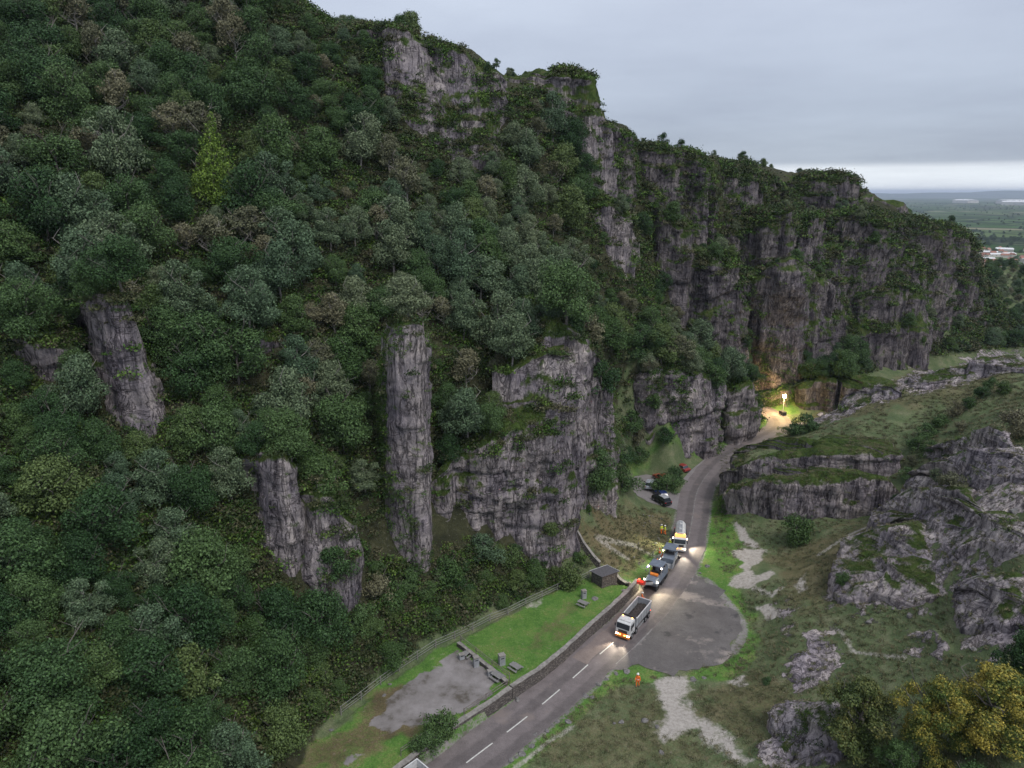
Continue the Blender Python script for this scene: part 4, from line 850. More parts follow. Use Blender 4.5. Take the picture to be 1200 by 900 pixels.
put('busho', 1000, 448, 1.0, 'pale bush on the ridge beyond the rock wall', cat='bush')
put('busho', 1192, 512, 1.5, 'greyish bare bush at the right edge below the ridge', cat='bush')
G2 = 'scrub bushes in the hollow below the right hand ridge'
for i, (u, v, k, s_) in enumerate([(1100, 500, 'bush', .75), (1118, 488, 'busho', .8), (1135, 478, 'bush', .7), (1150, 467, 'bushd', .8), (1085, 512, 'bushd', .8), (1075, 528, 'bushd', .8), (1068, 545, 'busho', .6), (1160, 455, 'bushd', .6), (1062, 560, 'bushd', .7), (1050, 590, 'bushd', .6), (1125, 505, 'busho', .7), (1175, 462, 'bush', .7), (1092, 530, 'bushd', .6)]):
    put(k, u, v, s_, 'scrub bush in the shaded hollow between the right hand ridge and the rock slope', G2, 'bush', 'bush')
put('bush', 518, 862, 1.0, 'dense green bush overhanging the stone wall below the gravel terrace', cat='bush')
put('bushd', 500, 880, .75, 'dark bush beside the green one below the gravel terrace', cat='bush')
put('bush', 462, 715, 1.0, 'large green bush on the bank below the tall rock pillar', cat='bush'); put('bushd', 425, 740, 1.0, 'wide dark bush on the bank below the left rock pillars', cat='bush')
put('busho', 440, 705, 1.0, 'olive bush at the foot of the tall rock pillar', cat='bush')
put('bush', 523, 685, 1.15, 'green bush between the tall pillar and the wide rock face', cat='bush'); put('bushd', 566, 655, 1.25, 'dark blue green bush against the wide rock face', cat='bush', lm='blue')
put('bush', 667, 688, 1.0, 'yellowish green bush at the corner of the lawn by the stone wall', cat='bush'); put('bushd', 540, 700, .8, 'low dark bush on the bank above the wire fence', cat='bush')
put('bushd', 781, 577, 1.35, 'dark green tree on the island between the parked cars and the road', sz=1.2); put('bushd', 790, 566, 1.05, 'lower dark tree on the island beside the red car', sz=1.1)
put('bush', 375, 800, .9, 'small yellow green bush above the bottom left corner of the lawn', cat='bush')
put('bushd', 730, 575, 1.3, 'dark bush at the foot of the cliff left of the car park', cat='bush'); put('bush', 712, 548, 1.2, 'green bush against the cliff left of the car park', cat='bush', lm='blue')
put('bushd', 750, 540, .9, 'dark bush on the rocky bank above the car park', cat='bush'); put('busho', 690, 560, 1.3, 'grey brown bush in the recess beside the wide rock face', cat='bush')
put('busho', 748, 522, 1.2, 'olive bush on the bank left of the lower cliff', cat='bush')
put('bush', 762, 528, 1.0, 'green bush on the bank under the lower cliff', cat='bush')
put('bushd', 778, 520, 0.9, 'dark bush against the foot of the lower cliff', cat='bush')
put('bushd', 738, 505, 1.3, 'dark bush high on the bank beside the lower cliff', cat='bush')
put('bush', 755, 508, 1.1, 'grey green bush leaning on the lower cliff', cat='bush', lm='blue')
put('bushd', 318, 722, 0.9, 'dark bush at the left foot of the lower left rock pillars', cat='bush')
put('bush', 350, 735, 0.9, 'green bush at the middle foot of the lower left rock pillars', cat='bush')
put('bushd', 392, 712, 1.0, 'dark bush at the right foot of the lower left rock pillars', cat='bush')
put('bushd', 478, 690, 0.8, 'dark bush at the very foot of the tall narrow pillar', cat='bush')
put('bush', 500, 700, 0.8, 'green bush right of the foot of the tall narrow pillar', cat='bush')
put('bush', 600, 665, 0.9, 'green bush at the foot of the wide rock face', cat='bush')
put('bushd', 625, 672, 0.7, 'small dark bush at the foot of the wide rock face', cat='bush')
put('bush', 645, 668, 0.7, 'small green bush near the right foot of the wide rock face', cat='bush')
put('bushd', 700, 585, 1.4, 'tall dark bush at the head of the brown bank', cat='bush')
put('bush', 985, 695, .5, 'small green bush at the lower edge of the rock slope', cat='bush')
put('bushd', 900, 800, .3, 'tiny dark bush beside the pale track', cat='bush')
for u, v, s_, y, lb in [(775, 166, .9, 236, 'dark round tree on the brown plateau at the skyline'), (799, 171, .85, 232, 'open crowned tree right of the dark round one at the skyline'), (745, 162, .5, 215, 'leftmost tiny tree on the brown plateau'), (754, 163, .55, 220, 'second tiny tree from the left on the brown plateau'), (763, 164, .6, 225, 'tiny tree just left of the dark round tree at the skyline'),
                       (872, 188, .75, 245, 'small tree on the ridge line above the far cliffs'), (886, 192, .6, 250, 'small tree right of the ridge line tree above the far cliffs'), (940, 203, .5, 275, 'tiny windswept tree near the end of the far ridge'), (975, 205, .45, 280, 'thin bare tree on the end of the far ridge'), (1112, 270, 1.1, 292, 'spreading tree on top of the last far crag'),
                       (445, 28, .5, 152, 'tiny tree on the highest crag at the skyline'), (570, 66, .35, 156, 'small wind bent tree on the steep skyline edge'), (582, 74, .4, 158, 'little leaning tree lower on the steep skyline edge'), (737, 148, .4, 184, 'tiny tree clinging to the edge of the tall far pillar')]:
    p = W(u, v, y=y); z = down(p[0], p[1])[0]; z = z if abs(z-p[2]) < 5 else p[2]-.5
    plant('sky', p[0], p[1], z, s_, u*.7, lb, 'tree', None, None)

# ------------------------------------------------------------------ things made by hand
def bm_box(bm, c, s, rz=0, rx=0, bevel=0.0):
    M = Matrix.Translation(c) @ Matrix.Rotation(rz, 4, 'Z') @ Matrix.Rotation(rx, 4, 'X') @ Matrix.Diagonal((s[0], s[1], s[2], 1))
    t = bmesh.new(); bmesh.ops.create_cube(t, size=1, matrix=M)
    if bevel: bmesh.ops.bevel(t, geom=t.edges[:], offset=bevel, segments=2, affect='EDGES', profile=.6)
    m_ = bpy.data.meshes.new('t'); t.to_mesh(m_); t.free(); bm.from_mesh(m_); bpy.data.meshes.remove(m_)
def bm_cyl(bm, a, b, r, r2=None, n=14):
    a, b = Vector(a), Vector(b); d = b-a; M = Matrix.Translation((a+b)/2) @ d.to_track_quat('Z', 'Y').to_matrix().to_4x4()
    bmesh.ops.create_cone(bm, cap_ends=True, segments=n, radius1=r, radius2=r if r2 is None else r2, depth=d.length, matrix=M)
def bm_prism(bm, prof, x0, x1, inset=0.0, bevel=0.0, zin=None):
    """profile in (y, z), pulled along x; points above zin lean inwards by inset"""
    t = bmesh.new(); A = [t.verts.new((x0+(inset if zin is not None and z > zin else 0), y, z)) for y, z in prof]; B = [t.verts.new((x1-(inset if zin is not None and z > zin else 0), y, z)) for y, z in prof]
    n = len(prof); t.faces.new(A[::-1]); t.faces.new(B)
    for i in range(n): t.faces.new((A[i], A[(i+1) % n], B[(i+1) % n], B[i]))
    bmesh.ops.recalc_face_normals(t, faces=t.faces[:])
    if bevel: bmesh.ops.bevel(t, geom=t.edges[:], offset=bevel, segments=2, affect='EDGES', profile=.6)
    m_ = bpy.data.meshes.new('t'); t.to_mesh(m_); t.free(); bm.from_mesh(m_); bpy.data.meshes.remove(m_)
def mk(name, fn, m, parent=None, smooth_=False):
    bm = bmesh.new(); fn(bm); bmesh.ops.recalc_face_normals(bm, faces=bm.faces[:]); me = bpy.data.meshes.new(name); bm.to_mesh(me); bm.free()
    if smooth_: me.polygons.foreach_set('use_smooth', np.ones(len(me.polygons), bool))
    return link(name, me, m, parent)
def boxes(name, L, m, parent=None, bevel=.02):
    return mk(name, lambda bm: [bm_box(bm, b[0], b[1], *(b[2:] if len(b) > 2 else ()), bevel=bevel) for b in L], m, parent)
WPAINT = mat('white_vehicle_paint', (.62, .62, .62), .35, spec=.5, vary=.25, vscale=1.5); GREYP = mat('grey_steel', (.34, .35, .37), .5, vary=.35, vscale=1.2)
DARK = mat('black_rubber', (.02, .02, .022), .8); CHAS = mat('dark_chassis', (.04, .04, .045), .6, vary=.4); GLASS = mat('dark_glass', (.02, .025, .032), .08, spec=.8)
ORANGE = mat('orange_paint', (.75, .24, .04), .45, vary=.3); RED = mat('red_paint', (.55, .05, .03), .5, vary=.3); RUST = mat('dirty_load', (.06, .052, .048), .95, vary=.5, vscale=3, bump=.8)
CHROME = mat('rim_metal', (.45, .45, .46), .35, .8); BLUEGREY = mat('blue_grey_sheet_metal', (.17, .20, .25), .5, vary=.35, vscale=1.5); YEL = mat('hi_vis_yellow', (.62, .72, .05), .8); HIO = mat('hi_vis_orange', (.85, .18, .03), .8)
LAMPW = mat('warm_lamp', (1, .9, .7), .4, emis=(1, .86, .62), es=14); LAMPA = mat('amber_lamp', (1, .5, .1), .4, emis=(1, .42, .08), es=6); LAMPR = mat('red_lamp', (.8, .05, .03), .4, emis=(1, .06, .03), es=5); FLOOD = mat('flood_lamp', (1, .9, .6), .4, emis=(1, .78, .40), es=60)
def light(kind_, loc, energy, color, parent=None, aim=None, size=.2, cone=70, blend=.7):
    l = bpy.data.lights.new('lamp_light', kind_); l.energy = energy; l.color = color
    if kind_ in ('SPOT', 'POINT'): l.shadow_soft_size = size
    if kind_ == 'SPOT': l.spot_size = R(cone); l.spot_blend = blend
    o = bpy.data.objects.new('lamp_light', l); COL.objects.link(o); o.parent = parent; o.location = loc
    if aim: o.rotation_euler = Vector(aim).to_track_quat('-Z', 'Y').to_euler()
    return o
def wheel(parent, x, y, r=.5, wd=.32):
    w_ = mk('wheel', lambda bm: (bm_cyl(bm, (x-wd/2, y, r), (x+wd/2, y, r), r, n=22)), DARK, parent); sx = 1 if x > 0 else -1
    mk('rim', lambda bm: (bm_cyl(bm, (x+sx*(wd/2-.05), y, r), (x+sx*(wd/2+.015), y, r), r*.56, n=16), bm_cyl(bm, (x+sx*(wd/2), y, r), (x+sx*(wd/2+.06), y, r), r*.2, n=8)), CHROME, w_)
def face_dir(p, q): return math.atan2(-(q[0]-p[0]), q[1]-p[1])
def lorry(name, loc, rz, label, group=None, body='tipper', roof=WPAINT, lit=True, bumper=ORANGE, bodym=GREYP):
    t = empty(name, loc, rz); t.scale = (.88, .86, .86); tag(t, label, 'lorry', group)
    mk('chassis', lambda bm: [bm_box(bm, (s_*.42, -.2, .86), (.14, 8.3, .28)) for s_ in (-1, 1)]+[bm_box(bm, (0, y_, .86), (.7, .12, .2)) for y_ in (-4, -2, 0, 2)], CHAS, t)
    cabp = [(2.35, .8), (4.35, .8), (4.47, 1.2), (4.45, 1.85), (4.2, 2.85), (3.9, 3.05), (2.5, 3.05), (2.35, 2.9)]
    c = mk('cab', lambda bm: bm_prism(bm, cabp, -1.22, 1.22, .07, .07, 1.9), WPAINT, t)
    mk('roof_panel', lambda bm: bm_box(bm, (0, 3.2, 3.12), (2.05, 1.35, .12), bevel=.05), roof, c)
    mk('windscreen', lambda bm: bm_prism(bm, [(4.43, 1.95), (4.475, 1.95), (4.285, 2.78), (4.24, 2.78)], -1.08, 1.08), GLASS, c)
    for s_ in (-1, 1):
        boxes('side_window', [((s_*1.20, 3.35, 2.3), (.05, 1.2, .65))], GLASS, c); boxes('wing_mirror', [((s_*1.42, 4.2, 2.2), (.14, .12, .5)), ((s_*1.32, 4.2, 2.42), (.22, .05, .05))], CHAS, t)
        boxes('mudguard', [((s_*1.1, 3.4, 1.12), (.34, 1.25, .08)), ((s_*1.1, -2.85, 1.12), (.34, 2.5, .06))], CHAS, t)
        boxes('side_guard', [((s_*1.2, .0, .85), (.05, 2.6, .1)), ((s_*1.2, .0, .6), (.05, 2.6, .1))], GREYP, t)
        mk('headlight', lambda bm: bm_box(bm, (s_*.92, 4.52, .92), (.38, .10, .22), bevel=.03), LAMPW if lit else CHROME, t)
        mk('tail_light', lambda bm: bm_box(bm, (s_*.95, -4.42, .95), (.3, .06, .14)), LAMPR, t)
    boxes('grille', [((0, 4.47, 1.5), (1.5, .05, .5)), ((0, 4.48, 1.25), (1.7, .05, .08))], CHAS, c)
    boxes('bumper', [((0, 4.5, .62), (2.44, .28, .42))], bumper, t, .06); boxes('front_panel', [((0, 4.485, 1.12), (2.2, .07, .22))], bumper, t, .02)
    if lit:
        for s_ in (-1, 1): mk('fog_light', lambda bm: bm_box(bm, (s_*.4, 4.62, .95), (.24, .12, .18), bevel=.03), LAMPA, t)
    mk('beacon', lambda bm: [bm_cyl(bm, (s_*.8, 2.7, 3.1), (s_*.8, 2.7, 3.32), .1, .08, 10) for s_ in (-1, 1)], LAMPA, t)
    mk('fuel_tank', lambda bm: bm_cyl(bm, (.98, .4, .78), (.98, 1.6, .78), .3), CHROME, t)
    for y_ in (3.45, 1.75, -2.1, -3.55):
        for s_ in (-1, 1): wheel(t, s_*1.06, y_)
    if body == 'tipper':
        b = boxes('tipper_body', [((0, -1.2, 1.28), (2.3, 6.1, .12)), ((-1.19, -1.2, 2.05), (.08, 6.2, 1.5)), ((1.19, -1.2, 2.05), (.08, 6.2, 1.5)), ((0, 1.9, 2.15), (2.42, .08, 1.75)), ((0, -4.3, 2.05), (2.42, .08, 1.5))], bodym, t)
        boxes('body_rim', [((-1.2, -1.2, 2.85), (.14, 6.3, .12)), ((1.2, -1.2, 2.85), (.14, 6.3, .12)), ((0, -4.3, 2.86), (2.52, .14, .12)), ((0, 1.92, 3.06), (2.52, .16, .12))], WPAINT, b)
        boxes('body_rib', [((s_*1.255, y_, 2.05), (.06, .12, 1.4)) for s_ in (-1, 1) for y_ in (-3.4, -2.3, -1.2, -.1, 1.0)], bodym, b)
        boxes('sheet_roll', [((0, 2.1, 3.12), (2.3, .26, .26))], CHAS, b, .08)
        bm = bmesh.new(); bmesh.ops.create_grid(bm, x_segments=16, y_segments=36, size=1); 
        for v_ in bm.verts: v_.co = Vector((v_.co.x*1.14, -1.2+v_.co.y*3.03, 1.6+.35*math.cos(v_.co.x*1.5)+.12*float(vn(v_.co.x*4, v_.co.y*9, 0, 3))))
        me_ = bpy.data.meshes.new('load'); bm.to_mesh(me_); bm.free(); link('load', me_, RUST, b)
    else:
        b = mk('tank', lambda bm: bm_cyl(bm, (0, -3.9, 2.0), (0, 1.9, 2.0), 1.08, n=24), bodym, t, False)
        boxes('tank_cradle', [((0, -3, 1.15), (1.8, .3, .5)), ((0, 1, 1.15), (1.8, .3, .5)), ((0, -1, 1.05), (2.3, 5.8, .1))], CHAS, t)
        boxes('walkway', [((0, -1, 3.12), (.7, 5.0, .05)), ((-.35, -1, 3.4), (.04, 5, .04)), ((.35, -1, 3.4), (.04, 5, .04))]+[((s_*.35, y_, 3.26), (.04, .04, .3)) for s_ in (-1, 1) for y_ in (-3.4, -1, 1.4)], GREYP, b, .01)
        mk('hatch', lambda bm: [bm_cyl(bm, (0, y_, 3.1), (0, y_, 3.28), .28) for y_ in (-2.2, .2)], WPAINT, b)
    if lit:
        for s_ in (-1, 1): light('SPOT', (s_*.9, 4.7, .95), 900, (1, .87, .66), t, (0, 1, -.10), .1, 62)
    return t
def rpos(u, v): p = W(u, v, z=0); return np.array(p[:2])
a, b = rpos(729, 750), rpos(757, 716); hd = (a-b)/np.linalg.norm(a-b); ctr = a-hd*3.9
lorry('tipper_lorry', (ctr[0], ctr[1], .035), face_dir(b, a), 'white and grey tipper lorry with lit headlights standing in front of the milling machine')
a2, b2 = rpos(796, 650), rpos(797, 618); hd2 = (a2-b2)/np.linalg.norm(a2-b2); c2 = a2-hd2*4.5
t2 = lorry('tank_lorry', (c2[0], c2[1], .035), face_dir(b2, a2), 'white lorry with orange lit cab roof and pale tank waiting behind the road machines', body='tank', roof=mat('orange_light_on_roof', (.9, .4, .12), .5, emis=(1, .36, .08), es=.9), bumper=WPAINT, bodym=WPAINT)  # orange light on the cab roof is put into its colour and glow
for s_ in (-1, 1):
    wl = mk('work_light', lambda bm: bm_box(bm, (s_*1.35, 2.0, 1.9), (.12, .25, .2), bevel=.02), LAMPW, t2)
    light('SPOT', (s_*1.5, 2.0, 1.9), 1100 if s_ > 0 else 1500, (1, .9, .66) if s_ < 0 else (.93, 1, .55), t2, (s_*1.2, .6, -.75), .1, 100)
a3 = rpos(487, 925); a4 = rpos(512, 905)
pr_ = W(497, 895, z=2.5); hd3 = -(road_at(3.0)-road_at(0)); hd3 = -(np.array(W(560, 885, z=0)[:2])-np.array(W(430, 985, z=0)[:2])); hd3 /= np.linalg.norm(hd3)
c3 = np.array(pr_[:2])+hd3*3.8
lorry('tipper_lorry', (c3[0], c3[1], .035), math.atan2(-hd3[0], hd3[1]), 'white rimmed tail of a tipper lorry leaving the picture at the bottom edge', lit=False, bodym=WPAINT)
# milling machine
def milling(loc, rz, label):
    t = empty('milling_machine', loc, rz); t.scale = (.88,)*3; tag(t, label, 'road machine')
    mk('body', lambda bm: bm_prism(bm, [(-3.2, .9), (3.0, .9), (3.2, 1.6), (2.6, 2.0), (.6, 2.1), (.5, 1.9), (-.6, 1.9), (-.7, 2.7), (-3.0, 2.6), (-3.3, 1.8)], -1.15, 1.15, .1, .07, 1.7), BLUEGREY, t)
    boxes('milling_drum_box', [((0, -.2, .55), (2.5, 1.5, .9))], CHAS, t, .05)
    for s_ in (-1, 1):
        for y_ in (-2.5, 2.3):
            mk('track', lambda bm: bm_prism(bm, [(y_-.75, .15), (y_-.55, .02), (y_+.55, .02), (y_+.75, .15), (y_+.7, .5), (y_+.3, .72), (y_-.3, .72), (y_-.7, .5)], s_*.98-.15, s_*.98+.15, bevel=.03), DARK, t); boxes('track_leg', [((s_*.95, y_, .95), (.18, .2, .7))], CHAS, t)
        boxes('handrail', [((s_*1.12, -.1, 2.9), (.04, 1.5, .04)), ((s_*1.12, .6, 2.5), (.04, .04, .9)), ((s_*1.12, -.8, 2.8), (.04, .04, .4))], GREYP, t, .01)
    c = boxes('canopy', [((0, -.3, 3.75), (2.5, 2.5, .12))], BLUEGREY, t, .05)
    mk('canopy_post', lambda bm: [bm_cyl(bm, (sx*1.1, y_, 1.9), (sx*1.1, y_, 3.7), .05, n=8) for sx in (-1, 1) for y_ in (-1.4, .8)], GREYP, c)
    boxes('control_panel', [((0, .45, 2.3), (1.6, .25, .5))], CHAS, t); boxes('seat', [((s_*.65, -.2, 2.25), (.5, .5, .15)) for s_ in (-1, 1)]+[((s_*.65, -.45, 2.55), (.5, .1, .6)) for s_ in (-1, 1)], DARK, t, .04)
    cv = mk('conveyor', lambda bm: bm_prism(bm, [(2.6, 1.1), (8.4, 3.9), (8.5, 4.15), (8.2, 4.3), (2.5, 1.55)], -.48, .48, bevel=.03), GREYP, t)
    mk('conveyor_head', lambda bm: bm_prism(bm, [(7.5, 3.6), (8.5, 4.0), (8.75, 4.1), (8.6, 4.55), (8.2, 4.6), (7.3, 4.15)], -.6, .6, bevel=.05), RED, cv); boxes('belt', [((0, 5.3, 2.95), (.8, 5.4, .03), 0, math.atan2(2.75, 5.8))], DARK, cv, 0)
    mk('warning_light', lambda bm: bm_cyl(bm, (.3, 8.2, 4.6), (.3, 8.2, 4.85), .12, n=10), LAMPR, cv)
    boxes('engine_grille', [((0, -3.27, 2.1), (1.6, .06, .6))], CHAS, t, 0); boxes('tool_box', [((s_*.8, -1.9, 2.78), (.5, .9, .3)) for s_ in (-1, 1)], CHAS, t, .03); mk('water_tank', lambda bm: bm_cyl(bm, (-.7, 1.2, 2.25), (.7, 1.2, 2.25), .3, n=14), ORANGE, t)
    mk('ladder', lambda bm: [bm_box(bm, (1.25, -.9+x_, 1.2), (.04, .05, 1.5)) for x_ in (0, .45)]+[bm_box(bm, (1.25, -.67, .6+.3*i), (.05, .45, .04)) for i in range(5)], ORANGE, t)
    mk('exhaust', lambda bm: bm_cyl(bm, (.7, -2.2, 2.6), (.7, -2.2, 3.3), .08, n=10), CHROME, t)
    for x_, y_, z_ in ((1.2, 3.0, 1.9), (-1.2, 3.0, 1.9), (1.2, 1.2, 3.6), (-1.2, 1.0, 3.6)):
        mk('work_light', lambda bm: bm_box(bm, (x_, y_, z_), (.26, .12, .2), bevel=.03), LAMPW, t); light('SPOT', (x_*1.08, y_+.12, z_), 520, (1, .88, .58), t, (x_*.8, .9, -1.0), .08, 110)
    light('SPOT', (1.25, 1.6, 3.5), 1100, (.35, .15, 1), t, (.9, .35, -1), .05, 30, .5); light('SPOT', (1.25, -1.6, 3.5), 800, (.35, .15, 1), t, (.8, -.9, -1), .05, 26, .5)
    mk('blue_light', lambda bm: bm_cyl(bm, (1.2, 1.6, 3.55), (1.2, 1.6, 3.68), .08, n=8), mat('violet_lamp', (.3, .2, 1), .4, emis=(.35, .2, 1), es=6), t)
    light('POINT', (.3, 8.3, 5.0), 60, (1, .08, .04), t, size=.1)
    return t
def paver(loc, rz, label):
    t = empty('road_paver', loc, rz); t.scale = (.88,)*3; tag(t, label, 'road machine')
    mk('body', lambda bm: bm_prism(bm, [(-1.9, .7), (1.4, .7), (1.5, 1.7), (.8, 1.9), (-1.9, 1.8)], -1.1, 1.1, bevel=.06), BLUEGREY, t)
    mk('hopper', lambda bm: [bm_box(bm, (0, 2.3, .7), (2.4, 1.7, .08)), bm_box(bm, (-1.3, 2.3, 1.15), (.08, 1.7, 1.0)), bm_box(bm, (1.3, 2.3, 1.15), (.08, 1.7, 1.0))], GREYP, t)
    for s_ in (-1, 1): mk('track', lambda bm: bm_prism(bm, [(-1.8, .2), (-1.5, .02), (1.2, .02), (1.5, .2), (1.5, .6), (-1.8, .6)], s_*.98-.16, s_*.98+.16, bevel=.04), DARK, t)
    boxes('screed', [((0, -2.7, .35), (2.9, .7, .55)), ((0, -2.45, 1.0), (2.6, .06, .06))], CHAS, t, .03)
    c = boxes('canopy', [((0, -.6, 3.2), (2.4, 2.7, .12))], BLUEGREY, t, .05); mk('canopy_post', lambda bm: [bm_cyl(bm, (sx*1.05, y_, 1.8), (sx*1.05, y_, 3.15), .05, n=8) for sx in (-1, 1) for y_ in (-1.7, .5)], GREYP, c)
    boxes('seat', [((s_*.7, -.9, 2.1), (.5, .5, .15)) for s_ in (-1, 1)], DARK, t, .03); boxes('control_panel', [((0, -.1, 2.15), (1.9, .2, .4))], CHAS, t)
    mk('work_light', lambda bm: bm_box(bm, (1.1, .9, 2.9), (.22, .1, .18)), LAMPW, t); light('SPOT', (1.2, 1.05, 2.9), 500, (1, .9, .68), t, (.7, .8, -1), .08, 100)
    return t
s0 = s_of(757, 714)
def lane(s, off=-1.5):
    p = road_at(s); q = road_at(s+.5); d = (q-p)/np.linalg.norm(q-p); n = np.array([d[1], -d[0]]); return p+n*off, math.atan2(d[0], -d[1])
p, rz = lane(s_of(778, 690)+.5); milling((p[0], p[1], .035), rz, 'blue grey milling machine with canopy and red tipped conveyor loading the tipper lorry')
p, rz = lane(s_of(778, 690)+7.6); paver((p[0], p[1], .035), rz, 'smaller blue grey road machine with a flat canopy behind the milling machine')

# parked cars
def car(name, loc, rz, paint, label, suv=False, roofm=None):
    t = empty(name, loc, rz); tag(t, label, 'car', 'cars in the small car park'); h = .12 if suv else 0
    mk('body', lambda bm: bm_prism(bm, [(-2.15, .35), (2.1, .3), (2.2, .55), (2.1, .78+h), (1.1, .95+h), (-1.9, 1.0+h), (-2.2, .85+h), (-2.22, .5)], -.9, .9, .05, .07, .7), paint, t)
    c = mk('cabin', lambda bm: bm_prism(bm, [(-2.0 if suv else -1.75, .95+h), (1.05, .92+h), (.35, 1.42+h*1.4), (-.1, 1.5+h*1.6), (-1.2, 1.5+h*1.6), (-1.75 if suv else -1.4, 1.4+h*1.4)], -.82, .82, .15, .03, 1.2), GLASS, t)
    mk('roof', lambda bm: bm_prism(bm, [(.25, 1.44+h*1.6), (-.1, 1.53+h*1.6), (-1.2, 1.53+h*1.6), (-1.62 if suv else -1.35, 1.43+h*1.6), (-1.2, 1.45+h*1.6), (-.1, 1.46+h*1.6)], -.68, .68), roofm or paint, t)
    boxes('pillar', [((s_*.76, -.45, 1.2+h), (.05, .1, .5)) for s_ in (-1, 1)], paint, c, .01)
    for s_ in (-1, 1):
        for y_ in (1.35, -1.3): wheel(t, s_*.82, y_, .33, .22)
        mk('headlight', lambda bm: bm_box(bm, (s_*.66, 2.14, .68+h*.6), (.36, .1, .14), bevel=.03), CHROME, t); mk('tail_light', lambda bm: bm_box(bm, (s_*.72, -2.2, .78+h), (.26, .08, .16), bevel=.02), mat('tail_red', (.35, .02, .02), .3), t)
        mk('wing_mirror', lambda bm: bm_box(bm, (s_*.99, .75, 1.0+h), (.16, .12, .12), bevel=.03), paint, t)
    boxes('bumper', [((0, 2.16, .42), (1.6, .14, .2)), ((0, -2.2, .42), (1.6, .12, .2))], CHAS, t, .04)
    return t
def put_car(u, v, u2, v2, *a, **k):
    p = rpos(u, v); q = rpos(u2, v2); return car('parked_car', (p[0], p[1], .02), math.atan2(-(q-p)[0], (q-p)[1]), *a, **k)
put_car(762, 571, 765, 563, mat('silver_paint', (.42, .45, .50), .3, .3, spec=.6), 'silver hatchback parked alone at the back of the small car park', suv=True)
put_car(775, 583, 768, 575, mat('dark_blue_paint', (.02, .035, .12), .25, .2, spec=.6), 'dark blue car with a pale bonnet parked between the silver car and the black one')
put_car(775, 589, 765, 583, mat('black_paint', (.012, .012, .016), .25, .1, spec=.6), 'black long car parked nearest to the bank', suv=True, roofm=GREYP)
put_car(797, 551, 792, 549, mat('dark_red_paint', (.25, .03, .025), .3, .1, spec=.6), 'red car parked on the strip above the island trees')
put_car(775, 563, 770, 560, mat('orange_red_paint', (.30, .06, .03), .3, .1, spec=.6), 'orange red car half hidden behind the dark island tree')

